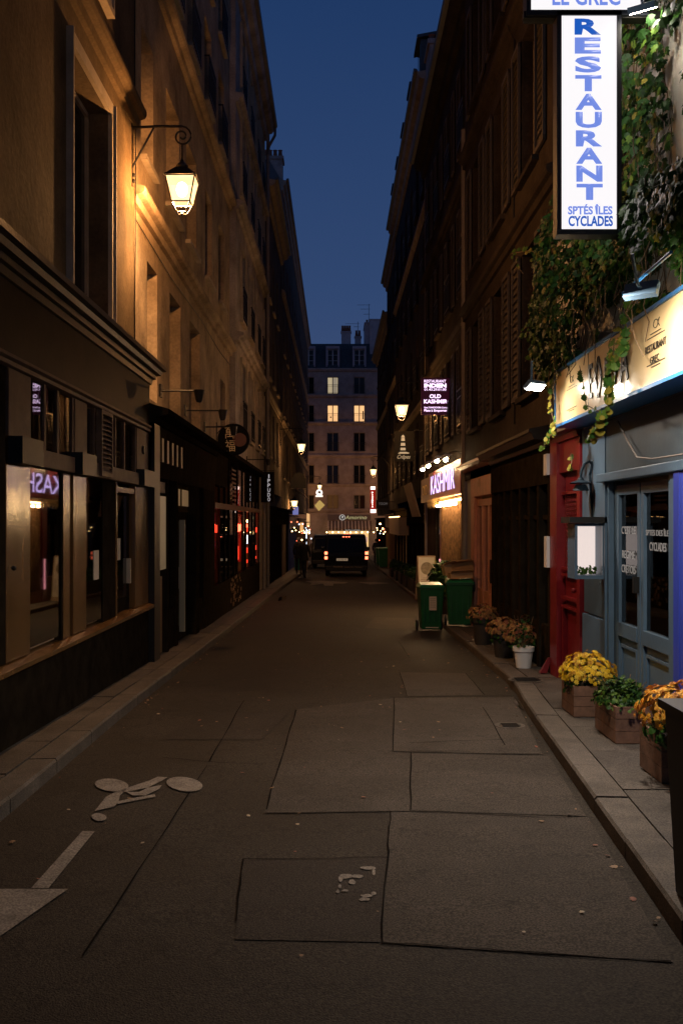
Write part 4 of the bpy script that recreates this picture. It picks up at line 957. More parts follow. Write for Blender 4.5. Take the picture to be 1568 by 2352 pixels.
ls = thing('lightbox_sign', 'wide white lightbox reading LE GREC at the top edge', 'sign', (2.0, 7.56, 5.8))
xa2, xb2, za2, zb2 = sx(1219), sx(1478), sz(22), sz(-75)
build(MB().box(xa2-.035, xa2, YS, YS+.14, za2-.04, zb2+.04).box(xb2, xb2+.035, YS, YS+.14, za2-.04, zb2+.04).box(xa2, xb2, YS, YS+.14, za2-.04, za2).box(xa2, xb2, YS, YS+.14, zb2, zb2+.04), 'case', boxm, ls)
bx('light_panel', E_sign, xa2, xb2, YS+.012, YS+.03, za2, zb2, ls); bx('light_panel', E_sign, xa2, xb2, YS+.11, YS+.13, za2, zb2, ls)
text('LE GREC', E_blue2, ls, (sx(1346), YS+.008, sz(-10)), sx(1424)-sx(1268), sz(0)-sz(42), bold=.02)
def glow(t, xa, xb, za, zb, watts):           # what the light boxes give off, front and back
    for sgn in (-1, 1):
        ld = bpy.data.lights.new('sign_glow', 'AREA'); ld.shape = 'RECTANGLE'; ld.size = xb-xa; ld.size_y = zb-za; ld.energy = watts; ld.color = (1.0, .84, .76)
        o = bpy.data.objects.new('sign_glow', ld); S.collection.objects.link(o); o.parent = t
        o.location = Vector(((xa+xb)/2, YS-.03 if sgn < 0 else YS+.16, (za+zb)/2))-Vector(t.location); o.rotation_euler = (R(-90) if sgn < 0 else R(90), 0, 0)
glow(vs_, xa, xb, za, zb, 6); glow(ls, xa2, xb2, za2, zb2, 8)
brk = build(MB().box(xa2-.05, 2.6, YS+.03, YS+.09, zb+.045, za2-.045).box(xb+.036, 2.6, YS+.05, YS+.09, sz(485), sz(462)), 'bracket', iron, vs_)

# red door
RD = Shop('door', 'red panelled street door with iron lattice beside the blue front', 2.6, -1, 10.45, 11.8, 'door')
RD.multi('door_frame', redp, [(11.45, 11.8, -.4, 2.5, -.05, .06), (10.45, 10.58, -.4, 2.5, -.05, .04), (10.58, 11.45, 2.15, 2.5, -.05, .03)])
RD.B('leaf', redp, 10.58, 11.45, -.4, 2.15, -.1, -.04)
RD.multi('moulding', redp, [(10.62, 11.4, z, z+.03, -.04, .02) for z in (.62, .72, .98, 1.05, 1.9)]+[(10.62, 10.68, -.2, .6, -.04, .01), (11.34, 11.4, -.2, .6, -.04, .01)])
lat = MB()
for i in range(16):
    z = 1.12+i*.05
    for j in range(9): y = 10.66+j*.075; lat.box(2.62, 2.605, y, y+.03, z, z+.028)
lat.box(2.63, 2.625, 10.62, 11.4, 1.08, 1.88)
build(lat, 'lattice', mat('dark_red_paint', (.14,.012,.014), .4), RD.t)
RD.mould('cornice', redp, [(-.05, 2.5), (.06, 2.5), (.08, 2.56), (.16, 2.58), (-.05, 2.62)])
build(MB().ball((2.57, 10.75, .85), .03), 'door_knob', MATS['red_paint'], RD.t)
build(MB().hexa([(2.42,11.78,-.2),(2.42,11.86,-.2),(2.5,11.86,-.2),(2.5,11.78,-.2)], [(2.52,11.8,-.02),(2.52,11.84,-.02),(2.56,11.84,-.02),(2.56,11.8,-.02)]), 'corner_guard', redp, RD.t)
build(MB().box(2.50, 2.54, 11.81, 11.95, 1.05, 1.42), 'letter_box', white, RD.t)
build(MB().box(2.50, 2.54, 11.81, 11.98, 2.15, 2.40), 'alarm_box', white, RD.t)

# black restaurant
BK = Shop('shopfront', 'black restaurant front with slim posts beside the red door', 2.6, -1, 11.85, 16.3)
BK.B('fascia_board', shopdark, 11.85, 16.3, 2.05, 2.5, -.1, .06)
BK.mould('cornice', mat('black_cornice', (.02,.016,.013), .4, spec=.15), [(-.1, 2.5), (.08, 2.51), (.1, 2.56), (.24, 2.58), (.28, 2.66), (.3, 2.66), (.3, 2.7), (-.1, 2.78)])
for y in (11.85, 12.5, 13.1, 13.75, 14.4, 15.0, 15.6, 16.14): BK.B('post', shopdark, y, y+.14, -.45, 2.05, -.1, .05)
for a, b in zip((11.99, 12.64, 13.24, 13.89, 14.54, 15.14, 15.74), (12.5, 13.1, 13.75, 14.4, 15.0, 15.6, 16.14)):
    (BK.pane(a, b, .32, 1.62, -.05) if a != 13.89 else None); BK.pane(a, b, 1.68, 2.05, -.05, name='transom_pane'); BK.B('transom_bar', shopdark, a, b, 1.62, 1.68, -.08, 0)
BK.mould('wall_panel', shopdark, [(-.1, -.5), (.02, -.5), (.02, .32), (-.1, .32)])
BK.room(11.9, 16.25, -.45, 2.2, 2.6, interior)
BK.multi('menu_light', emis('menu_strip', (1,.75,.5), 2.2), [(14.02, 14.12, .30+i*.13, .36+i*.13, -.075, -.06) for i in range(10)])
for y in (14.55, 15.05): build(MB().ball((2.69, y, 1.86), .028, 8), 'bulb', E_spot, BK.t)
BK.multi('curtain', mat('curtain_ochre', (.30,.16,.05), .8), [(12.7, 12.85, .34, 1.6, -.12, -.09), (15.16, 15.3, .34, 1.6, -.12, -.09), (13.3, 13.36, .34, 1.6, -.10, -.08)])
BK.B('ceiling_light', E_warm, 13.0, 13.1, 2.1, 2.12, -1.4, -1.3)
# copper doors
CP = Shop('shopfront', 'copper coloured shopfront with folding glazed doors', 2.66, -1, 16.35, 19.9)
CP.B('fascia_board', pinkp, 16.35, 19.2, 2.06, 2.55, -.1, .06); CP.mould('cornice', pinkp, [(-.1, 2.55), (.1, 2.56), (.14, 2.62), (.24, 2.64), (.24, 2.69), (-.1, 2.73)], 16.35, 20.0)
CP.B('pilaster', pinkp, 18.75, 19.2, -.5, 2.06, -.1, .05); CP.B('pilaster', mat('pale_pier', (.34,.32,.30), .7), 19.2, 19.9, -.5, 2.55, -.1, .03); CP.B('pilaster', pinkp, 16.35, 16.6, -.5, 2.06, -.1, .05)
ys_ = [16.6, 17.32, 18.04, 18.75]
for a, b in zip(ys_, ys_[1:]):
    d = CP.multi('door', pinkp, [(a+.01, a+.1, -.42, 2.0, -.08, .0), (b-.1, b-.01, -.42, 2.0, -.08, .0), (a+.1, b-.1, 1.88, 2.0, -.08, .0), (a+.1, b-.1, -.42, .35, -.08, -.01)])
    CP.pane(a+.1, b-.1, .35, 1.88, -.04, gl2, 'pane', d)
CP.B('door_handle', iron, 16.78, 16.81, .55, .95, .03, .06)
CP.room(16.4, 19.2, -.5, 2.4, 2.0, interiorW); CP.B('ceiling_light', E_warm, 17.2, 18.2, 2.2, 2.22, -.9, -.8)
text('N°3', mat('fascia_emblem', (.55,.35,.22), .5), CP.t, (2.598, 18.0, 2.3), .3, .16, ROT_R)

# kashmir
KS = Shop('shopfront', 'curry restaurant front with maroon sign and warm fringe light', 2.82, -1, 20.3, 30.6)
maroon = mat('maroon_board', (.14,.012,.03), .35); 
bdz0, bdz1, XB = 2.2, 2.92, 2.62
bx('fascia_board', maroon, XB, XB+.08, 20.9, 28.0, bdz0, bdz1, KS.t); bx('fascia_board', mat('violet_board', (.10,.05,.08), .4), XB+.002, XB+.08, 28.02, 30.5, bdz0-.05, bdz1-.08, KS.t)
text('KASHMIR', E_kash, KS.t, (XB-.006, 24.6, 2.57), 5.4, .5, ROT_R)
text('OLD', goldm, KS.t, (XB-.004, 29.2, 2.5), 1.6, .3, ROT_R, bold=.01)
bx('canopy', iron, XB+.01, 2.82, 20.9, 30.5, bdz0-.02, bdz0-.004, KS.t)
fb = MB()
for i in range(44): fb.box(2.50, 2.505, 21.0+i*.14, 21.03+i*.14, 1.98+random.uniform(-.06,.04), 2.17)
build(fb, 'fringe', mat('fringe_gold', (.6,.38,.14), .6), KS.t, kind='stuff')
bx('light_strip', emis('fringe_lamp', (1.0,.60,.24), 60), 2.66, 2.72, 21.2, 25.6, 2.06, 2.09, KS.t)
for i in range(10): build(MB().ball((2.56, 21.3+i*.42, 1.98), .035, 8), 'bulb', E_spot, KS.t)
KS.B('post', mat('ks_brown', (.2,.09,.04), .5), 20.3, 20.5, -.6, 2.2, -.1, .03); KS.B('post', MATS['ks_brown'], 23.2, 23.5, -.65, 2.2, -.1, .04); KS.B('post', maroon, 26.2, 26.6, -.7, 2.2, -.1, .04); KS.B('pier', plasterR, 28.0, 30.6, -.75, 2.15, -.1, .0)
KS.mould('wall_panel', MATS['ks_brown'], [(-.1,-.75),(.02,-.75),(.02,.1),(-.1,.1)], 21.6, 28.0)
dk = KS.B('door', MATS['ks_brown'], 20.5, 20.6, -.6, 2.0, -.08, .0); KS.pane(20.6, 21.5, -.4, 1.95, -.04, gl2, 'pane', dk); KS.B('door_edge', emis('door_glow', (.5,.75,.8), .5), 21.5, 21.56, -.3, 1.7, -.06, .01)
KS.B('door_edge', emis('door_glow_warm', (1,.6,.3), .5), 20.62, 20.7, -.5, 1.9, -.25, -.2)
KS.pane(21.6, 23.2, .1, 2.1, -.05); KS.pane(23.5, 26.2, .1, 2.1, -.05); KS.pane(26.6, 28, .1, 2.1, -.05)
cur = MB()
for i in range(58): cur.tube([(2.79+.02*math.sin(i*2.1), 21.65+i*.075, -.2),(2.79+.02*math.sin(i*2.1), 21.65+i*.075, 2.15)], .028, 6)
build(cur, 'curtain', mat('curtain_brown', (.17,.09,.04), .85, .6, 9), KS.t)
KS.room(20.4, 28, -.7, 2.2, 1.6, interiorW); KS.B('neon_tube', emis('neon_rose', (1,.35,.4), 1.5), 26.3, 26.34, -.2, .6, .05, .08)
# gooseneck spot lamps over the sign
gn0 = None
for i, (y, z) in enumerate(((26.4, 3.0), (24.8, 3.0), (22.7, 3.0), (20.9, 2.92))):
    lab = ['farthest', 'second farthest', 'second nearest', 'nearest'][i]+' of the four gooseneck lamps over the maroon sign'
    if gn0 is None:
        gn0 = thing('gooseneck_lamp', lab, 'lamp', (2.62, y, z), 0, 'gooseneck lamps over the curry restaurant sign')
        build(MB().tube([(.15,0,-.06),(.0,0,.12),(-.12,0,.16),(-.22,0,.12),(-.27,0,.05)], .012, 6), 'arm', iron, gn0, local=True)
        sh = MB().lathe([(.02,.07),(.05,.055),(.15,.0),(.155,-.008),(.14,0)], (0,0,0), 18, cap=False); q = Euler((0, R(-28), 0)).to_matrix()
        sh.v = [q @ v+Vector((-.30,0,.02)) for v in sh.v]; build(sh, 'shade', white, gn0, local=True, smooth=True)
        build(MB().ball((-.31, 0, -.02), .055, 12), 'bulb', E_spot, gn0, local=True, smooth=True)
        t = gn0
    else: t = copy_tree(gn0); t.location = (2.62, y, z); t['label'] = lab
# INDIEN sign
YI = 24.0
def q3(px, py, Y): return P(px, py, Y)
ins = thing('hanging_sign', 'square maroon illuminated sign reading RESTAURANT INDIEN', 'sign', tuple(P(1000, 910, YI)))
a = P(967, 952, YI); b = P(1031, 868, YI)
bx('sign_box', emis('indien_panel', (.035,.001,.012), .5), a.x, b.x, YI, YI+.12, a.z, b.z, ins)
def it_(tx, cxp, cyp, wp, hp, bold=.01, sh=0): c = P(cxp, cyp, YI-.006); text(tx, E_indien, ins, (c.x, YI-.006, c.z), wp/F*YI, hp/F*YI, bold=bold, shear=sh)
it_('RESTAURANT', 998.5, 875.5, 50, 6.5); it_('INDIEN', 999, 885.5, 51, 9.5, .05); it_('01.43.29.01.00', 999, 894.5, 50, 5.5)
it_('OLD', 999, 910, 26, 9, .03); it_('KASHMIR', 1000, 922, 54, 9.5, .03); it_('Spts.TANDOORI-Curry', 1000, 936.5, 53, 5, .02); it_('Plats à Emporter', 1000, 943.5, 53, 7, .02)
build(MB().tube([(b.x, YI+.06, b.z-.02), (2.9, YI+.06, b.z-.02)], .015, 6).tube([(b.x, YI+.06, a.z+.05), (2.9, YI+.06, a.z+.05)], .015, 6), 'bracket', iron, ins)
# crepes sign
YC = 30.0; cs = thing('hanging_sign', 'dark hanging sign with a lighthouse and the word Crêpes', 'sign', tuple(P(928, 1025, YC)))
a = P(905, 1060, YC); b = P(951, 990, YC); bx('sign_box', mat('sign_black', (.005,.0045,.0045), .7, spec=.12), a.x, b.x, YC, YC+.06, a.z, b.z, cs)
lh = MB()
def qd(pts, m=lh): m.prism([P(x, y, YC-.012) for x, y in pts], (0, .008, 0))
for k in range(5):
    y0_, y1_ = 1006+k*5.6, 1006+k*5.6+(5.6 if k % 2 == 0 else 1)
    w0, w1 = 3.6+k*.5, 3.6+(k+1)*.5; qd([(925-w0, y0_), (925-w1, y1_), (925+w1, y1_), (925+w0, y0_)])
qd([(921,1005),(929,1005),(928,1001),(925,998.5),(922,1001)]); qd([(914,1041),(918,1038),(932,1038),(940,1040),(938,1042),(914,1042)])
build(lh, 'lighthouse_logo', emis('gold_lit', (.85,.62,.36), .5), cs)
c = P(927, 1050.5, YC); text('Crêpes', MATS['gold_lit'], cs, (c.x, YC-.008, c.z), 30/F*YC, 12/F*YC, shear=.4)
build(MB().tube([(b.x, YC+.03, b.z+.03), (2.9, YC+.03, b.z+.03)], .015, 6), 'bracket', iron, cs)
# YOOM sign, tilted cream panel, cream awning box
YY = 50.0; ym = thing('hanging_sign', 'dark oblong hanging sign reading YOOM in faint letters', 'sign', tuple(P(877, 1158, YY)))
a = P(864, 1168, YY); b = P(893, 1148, YY); bx('sign_box', iron, a.x, b.x, YY, YY+.08, a.z, b.z, ym); c = P(879, 1157, YY)
text('YOOM', emis('letter_faint', (.35,.30,.28), .25), ym, (c.x, YY-.01, c.z), 20/F*YY, 6/F*YY); build(MB().tube([(b.x, YY+.04, b.z-.1), (3.0, YY+.04, b.z-.1)], .02, 6), 'bracket', iron, ym)
cp = thing('shop_sign', 'tilted cream sign panel with gold emblem on the right row', 'sign', (2.7, 33.5, 2.5))
build(MB().hexa([(2.72,32.2,1.75),(2.72,35.4,1.75),(2.76,35.4,1.75),(2.76,32.2,1.75)], [(2.42,32.2,2.85),(2.42,35.4,2.85),(2.46,35.4,2.85),(2.46,32.2,2.85)]), 'panel', mat('cream_panel', (.42,.33,.22), .6, .1, 3), cp)
text('V', goldm, cp, (2.56, 33.8, 2.4), .5, .35, ROT_R)
ab = thing('awning_box', 'cream folded awning box lit along its top on the right', 'awning', (2.6, 43, 2.0))
g_ = gz(43); build(MB().box(2.45, 2.84, 38.5, 45.5, 1.05, 1.75), 'box', mat('cream_awning', (.50,.36,.24), .7), ab); bx('light_strip', E_warm, 2.44, 2.48, 38.5, 45.5, 1.76, 1.79, ab)
for i, y in enumerate((38.0, 39.6, 41.2, 43.5)):
    tag(build(MB().tube([(2.7, y, gz(y)), (2.7, y, gz(y)+1.9)], .025, 6), 'awning_post', goldm), ['nearest','second','third','farthest'][i]+' thin brass post under the cream awning box', 'post', 'brass posts under the awning box')
# pizzeria vertical sign
YP = 80; pz = thing('hanging_sign', 'narrow red and white illuminated vertical sign reading PIZZERIA', 'sign', tuple(P(856, 1150, YP)))
a = P(850, 1179, YP); b = P(862, 1117, YP); bx('sign_box', emis('red_box', (.6,.02,.01), .5), a.x, b.x, YP, YP+.15, a.z, b.z, pz)
E_pz = emis('pizza_letter', (1,.8,.7), 3)
for i, ch in enumerate('PIZZERIA'): c = P(855, 1131.5+i*4.6, YP); text(ch, E_pz, pz, (c.x, YP-.01, c.z), .13 if ch != 'I' else .05, .12, bold=.04)
c = P(856, 1121, YP); text('OPEN', E_pz, pz, (c.x, YP-.01, c.z), .36, .22, bold=.04) if False else bx('light_panel', E_pz, c.x-.18, c.x+.18, YP-.02, YP-.005, c.z-.12, c.z+.12, pz)
c = P(857, 1174, YP); bx('light_panel', E_pz, c.x-.22, c.x+.2, YP-.02, YP-.005, c.z-.14, c.z+.14, pz)
# diamond and round signs far left
YD = 70; ds = thing('hanging_sign', 'yellow diamond shaped sign on the far left', 'sign', tuple(P(734, 1161, YD)))
build(MB().prism([P(722,1161,YD), P(732,1174,YD), P(746,1160,YD), P(734,1148,YD)], (0,.08,0)), 'panel', emis('yellow_panel', (.85,.55,.16), .55), ds)
build(MB().tube([P(713,1161,YD+.04), P(724,1161,YD+.04)], .02, 6), 'bracket', iron, ds)
YQ = 72; ro = thing('hanging_sign', 'round white illuminated sign above the yellow diamond', 'sign', tuple(P(733, 1131, YQ)))
c = P(733, 1131.5, YQ); build(MB().lathe([(.24,-.04),(.24,.04)], c, 22, 'y'), 'disc', emis('white_disc', (1,.85,.75), 1.6), ro)
build(MB().poly([c+Vector((x,-.06,z)) for x, z in [(-.10,-.08),(.0,-.02),(.08,-.10),(.12,.05),(.02,.13),(-.08,.08)]]), 'emblem', mat('emblem_brown', (.2,.08,.04), .6), ro)
c2 = P(733, 1139.5, YQ); bx('light_panel', emis('white_disc2', (1,.8,.65), 1.6), c2.x-.26, c2.x+.26, YQ-.05, YQ, c2.z-.06, c2.z+.06, ro)
# blue projecting awning and dark sign far left
tag(bx('awning', emis('blue_banner', (.25,.30,.75), .5), P(672,1165,58).x, P(684,1165,58).x, 58, 58.8, P(0,1182,58).z, P(0,1163,58).z), 'small lit blue banner hanging outside the blue shop', 'banner')
hs = thing('hanging_sign', 'dark hanging sign high over the far left pavement', 'sign', tuple(P(690, 1105, 48)))
bx('sign_box', iron, P(668,0,48).x, P(703,0,48).x, 48, 48.1, P(0,1122,48).z, P(0,1098,48).z, hs)
build(MB().lathe([(.3,0),(.3,.08)], (P(686,0,48).x, 48.01, P(0,1100,48).z), 20, 'y'), 'sign_top', iron, hs)

# ---------------------------------------------------------------- street lanterns
def lantern(label, x, y, z, s, armlen, watts, scale=1.0):
    """x is the lantern axis, z the height of the top of its glass"""
    t = thing('street_lantern', label, 'street lamp', (x-s*armlen, y, z+.66), 0 if s > 0 else PI, 'wall mounted street lanterns')
    A = armlen
    m = MB().box(0, .03, -.02, .02, -.75, .1)
    m.tube([(0,0,0),(A*.5,0,.02),(A,0,.02)], .018, 8)
    sp = []
    for i in range(26):
        q = PI/2-i*.42; r_ = .13*(1-i/30); sp.append((A+.0+r_*math.cos(q), 0, -.11+r_*math.sin(q)))
    m.tube(sp, .013, 6); m.tube([(0,0,-.55),(A*.45,0,.0)], .013, 6); m.tube([(A,0,-.2),(A,0,-.42)], .012, 6)
    for z_ in (-.6,-.68): m.ball((.04,0,z_), .025, 8)
    build(m, 'bracket', iron, t, local=True)
    wt, wb_, h = .185, .115, .31
    T = [(A-wt,-wt,-.66),(A+wt,-wt,-.66),(A+wt,wt,-.66),(A-wt,wt,-.66)]; Bo = [(A-wb_,-wb_,-.66-h),(A+wb_,-wb_,-.66-h),(A+wb_,wb_,-.66-h),(A-wb_,wb_,-.66-h)]
    for i in range(4):
        j = (i+1) % 4; build(MB().quad(Bo[i], Bo[j], T[j], T[i]), 'pane', G_lamp, t, local=True)
    build(MB().ball((A,0,-.79), .075, 12, 1.3), 'mantle', E_core, t, local=True, smooth=True)
    for dx, dz, k_ in ((0, -.79, 1.0),):
        ld = bpy.data.lights.new('lantern_bulb', 'POINT'); ld.energy = watts; ld.color = (1.0, .50, .19); ld.shadow_soft_size = .05
        lo_ = bpy.data.objects.new('lantern_bulb', ld); S.collection.objects.link(lo_); lo_.parent = t; lo_.location = (A, 0, dz-.13)
    f = MB()
    for i in range(4):
        f.tube([Bo[i], T[i]], .010, 5); f.tube([Bo[i], Bo[(i+1) % 4]], .010, 5); f.tube([T[i], T[(i+1) % 4]], .012, 5)
    lo = [(A+q[0]*.055, q[1]*.055, -.66-h-.12) for q in ((-1,-1),(1,-1),(1,1),(-1,1))]
    for i in range(4): f.tube([Bo[i], lo[i]], .008, 5); f.tube([lo[i], lo[(i+1) % 4]], .008, 5)
    f.ball((A,0,-.66-h-.14), .025, 8)
    build(f, 'frame', iron, t, local=True)
    c = MB().hexa([(A-wt-.02,-wt-.02,-.655),(A+wt+.02,-wt-.02,-.655),(A+wt+.02,wt+.02,-.655),(A-wt-.02,wt+.02,-.655)], [(A-.07,-.07,-.52),(A+.07,-.07,-.52),(A+.07,.07,-.52),(A-.07,.07,-.52)])
    c.lathe([(.07,0),(.08,.03),(.03,.08),(.015,.12)], (A,0,-.52), 12); build(c, 'cap', iron, t, local=True)
    return t
W1, W2, W3 = 520, 190, 120
l1 = P(425, 427, 13.0)
lantern('bright lantern on a scrolled bracket, nearest on the left wall', l1.x, 12.75, l1.z, 1, .66, W1)
l2 = P(922, 931, 28.8); lantern('bright lantern on the right beside the lighthouse sign', l2.x, 28.8, l2.z, -1, 2.85-l2.x, W2)
l3 = P(692, 1020, 44); lantern('distant lantern over the left pavement', l3.x, 44, l3.z, 1, 2.45+l3.x, W3)
l4 = P(857, 1078, 54); lantern('distant lantern on the right in front of the end building', l4.x, 54, l4.z, -1, 3.0-l4.x, W3)
l5 = P(734, 1114, 80); lantern('farthest lantern above the round white sign', l5.x, 80, l5.z, 1, 2.42+l5.x, W3)
l6 = P(676, 1150, 52); lantern('low small lantern by the blue shopfront on the left', l6.x, 52, l6.z, 1, 2.4+l6.x, W3)

E_lampc = emis('added_lantern_light', (1.0, .55, .25), 260)
lantern('unseen lantern added round the left corner to light the end building', -4.4, 89.5, 4.2, 1, .7, 480)  # both corner lanterns are out of view, added to warm the end building
lantern('unseen lantern added round the right corner to light the end building', 6.0, 89.5, 4.2, -1, .7, 480)

# ---------------------------------------------------------------- bins and rubbish
def wheelie(label, x, y, z, w, d, h, rz=0, lidopen=False):
    t = thing('wheeled_bin', label, 'bin', (x, y, z), rz)
    b = .80; mb = MB(); 
    mb.hexa([(-w/2*b,-d/2*b+.02,.05),(w/2*b,-d/2*b+.02,.05),(w/2*b,d/2*b,.05),(-w/2*b,d/2*b,.05)], [(-w/2,-d/2,h-.09),(w/2,-d/2,h-.09),(w/2,d/2,h-.09),(-w/2,d/2,h-.09)])
    o = build(mb, 'body', greenbin, t, local=True, bev=.02)
    build(MB().box(-w/2-.012, w/2+.012, -d/2-.015, d/2+.015, h-.12, h-.08), 'rim', greenbin, t, local=True, bev=.006)
    r = MB()
    for q in (-.32, -.11, .11, .32): r.box(q*w-.006, q*w+.006, -d/2*.92-.012, -d/2*.92+.02, .2, h-.2)
    build(r, 'ribs', greenbin, t, local=True)
    lid = MB().hexa([(-w/2-.015,-d/2-.04,h-.078),(w/2+.015,-d/2-.04,h-.078),(w/2+.015,d/2+.01,h-.078),(-w/2-.015,d/2+.01,h-.078)], [(-w/2+.02,-d/2,h-.03),(w/2-.02,-d/2,h-.03),(w/2-.03,d/2-.03,h),(-w/2+.03,d/2-.03,h)])
    build(lid, 'lid', greenlid, t, local=True, bev=.01)
    build(MB().tube([(-w/2+.06,d/2+.05,h-.08),(w/2-.06,d/2+.05,h-.08)], .014, 8).box(-w/2+.05,-w/2+.08,d/2-.01,d/2+.06,h-.1,h-.07).box(w/2-.08,w/2-.05,d/2-.01,d/2+.06,h-.1,h-.07), 'handle', greenbin, t, local=True)
    for q in (-1, 1):
        wh = build(MB().lathe([(.06,-.022),(.098,-.02),(.10,0),(.098,.02),(.06,.022)], (q*(w/2-.0), d/2*b-.02, .10), 18, 'x'), 'wheel', rubber, t, local=True)
        build(MB().lathe([(.055,-.026),(.055,.026)], (q*(w/2-.0), d/2*b-.02, .10), 12, 'x'), 'hub', greenbin, wh, local=True)
    return t
bp = G(990, 1452); w1 = wheelie('green wheeled bin with paper label standing on the road by the kerb', bp.x, bp.y+.2, bp.z, .46, .5, .93, R(3))
build(MB().box(-.06,.08,-.262,-.258,.42,.68), 'label', paper, w1, local=True)
lt = MB()
for i in range(6): lt.box(-.045,.065,-.264,-.2625,.64-i*.035,.646-i*.035)
build(lt, 'label_print', mat('print_grey', (.2,.17,.15), .7), w1, local=True)
build(MB().box(-.13,.12,-.255,-.245,.085,.10), 'reflector', paper, w1, local=True)
bq = G(1060, 1442, .106); w2 = wheelie('green wheeled bin on the pavement heaped with cardboard', bq.x-.02, bq.y+.25, bq.z, .50, .55, .92, R(-4))
text('PROPRETÉ', goldm, w2, (0,0,0), .16, .03); w2.children[-1].location = (.02, -.283, .66)
def carton(label, x, y, z, sx_, sy_, sz_, rot, m=cardb):
    t = thing('cardboard_box', label, 'box', (x,y,z)); t.rotation_euler = rot
    build(MB().box(-sx_/2,sx_/2,-sy_/2,-sy_/2+.01,0,sz_).box(-sx_/2,sx_/2,sy_/2-.01,sy_/2,0,sz_).box(-sx_/2,-sx_/2+.01,-sy_/2+.01,sy_/2-.01,0,sz_).box(sx_/2-.01,sx_/2,-sy_/2+.01,sy_/2-.01,0,sz_).box(-sx_/2+.01,sx_/2-.01,-sy_/2+.01,sy_/2-.01,0,.01), 'box_wall', m, t, local=True)
    build(MB().hexa([(-sx_/2,-sy_/2-.005,sz_),(sx_/2,-sy_/2-.005,sz_),(sx_/2,-sy_/2+.003,sz_),(-sx_/2,-sy_/2+.003,sz_)], [(-sx_/2+.01,-sy_/2-.1,sz_+.05),(sx_/2-.01,-sy_/2-.1,sz_+.05),(sx_/2-.01,-sy_/2-.09,sz_+.055),(-sx_/2+.01,-sy_/2-.09,sz_+.055)]), 'flap', m, t, local=True)
topz = bq.z+.925
carton('flat open cardboard tray lying on the heaped green bin', bq.x-.02, bq.y+.12, topz+.002, .42, .36, .10, (0, R(-3), R(4)), mat('cardboard_pale', (.55,.36,.18), .8))
carton('brown cardboard box leaning at the top of the heap', bq.x+.06, bq.y+.28, topz+.12, .40, .22, .19, (R(10), R(-8), R(-6)))
carton('small pale cardboard box tilted at the left of the heap', bq.x-.17, bq.y+.38, topz+.06, .24, .2, .2, (0, R(-14), R(10)), MATS['cardboard_pale'])
fbp = G(872, 1300, .106); wheelie('distant green bin near the planters on the right', 2.78, 56.0, gz(56)+.106, .75, .75, 1.15)
wheelie('farther green bin behind the distant one', 2.70, 59.5, gz(59.5)+.106, .6, .7, 1.1)
tag(bx('electrical_box', mat('far_bin_teal', (.02,.20,.12), .5), -2.12, -1.75, 52, 52.4, gz(52)+.11, gz(52)+.8, bev=.02), 'small teal bin on the left pavement beyond the walkers', 'bin')
# A-board
A_ = G(978, 1378, .106); ab_ = thing('menu_board', 'white menu A-board with round food photo on the right pavement', 'sign board', (A_.x, A_.y, A_.z), R(8))
hh, ww = 1.2, .5
build(MB().hexa([(-ww/2,-.25,0),(ww/2,-.25,0),(ww/2,-.22,0),(-ww/2,-.22,0)], [(-ww/2,-.03,hh),(ww/2,-.03,hh),(ww/2,0,hh),(-ww/2,0,hh)]), 'front_panel', mat('board_wood', (.35,.24,.15), .6), ab_, local=True)
build(MB().hexa([(-ww/2,.22,0),(ww/2,.22,0),(ww/2,.25,0),(-ww/2,.25,0)], [(-ww/2,.002,hh),(ww/2,.002,hh),(ww/2,.03,hh),(-ww/2,.03,hh)]), 'back_panel', MATS['board_wood'], ab_, local=True)
def onb(x, h): return Vector((x, -.25+.22*h/hh-.004, h))
build(MB().quad(onb(-.22,.1), onb(.22,.1), onb(.22,1.16), onb(-.22,1.16)), 'menu_sheet', mat('menu_paper', (.60,.54,.46), .6, .06, 8), ab_, local=True)
build(MB().poly([onb(.17*math.cos(q), .86+.17*math.sin(q))+Vector((0,-.003,0)) for q in [2*PI*i/24 for i in range(24)]]), 'food_photo', mat('food_print', (.10,.085,.05), .5, .9, 14, col2=(.30,.24,.16)), ab_, local=True)
tx_ = MB()
for i in range(11): 
    w_ = random.uniform(.08,.19); a_, b_ = onb(-w_, .60-i*.042), onb(w_, .60-i*.042); tx_.quad(a_+Vector((0,-.003,0)), b_+Vector((0,-.003,0)), b_+Vector((0,-.003,.010)), a_+Vector((0,-.003,.010)))
build(tx_, 'menu_lines', mat('print_brown', (.22,.15,.10), .7), ab_, local=True)

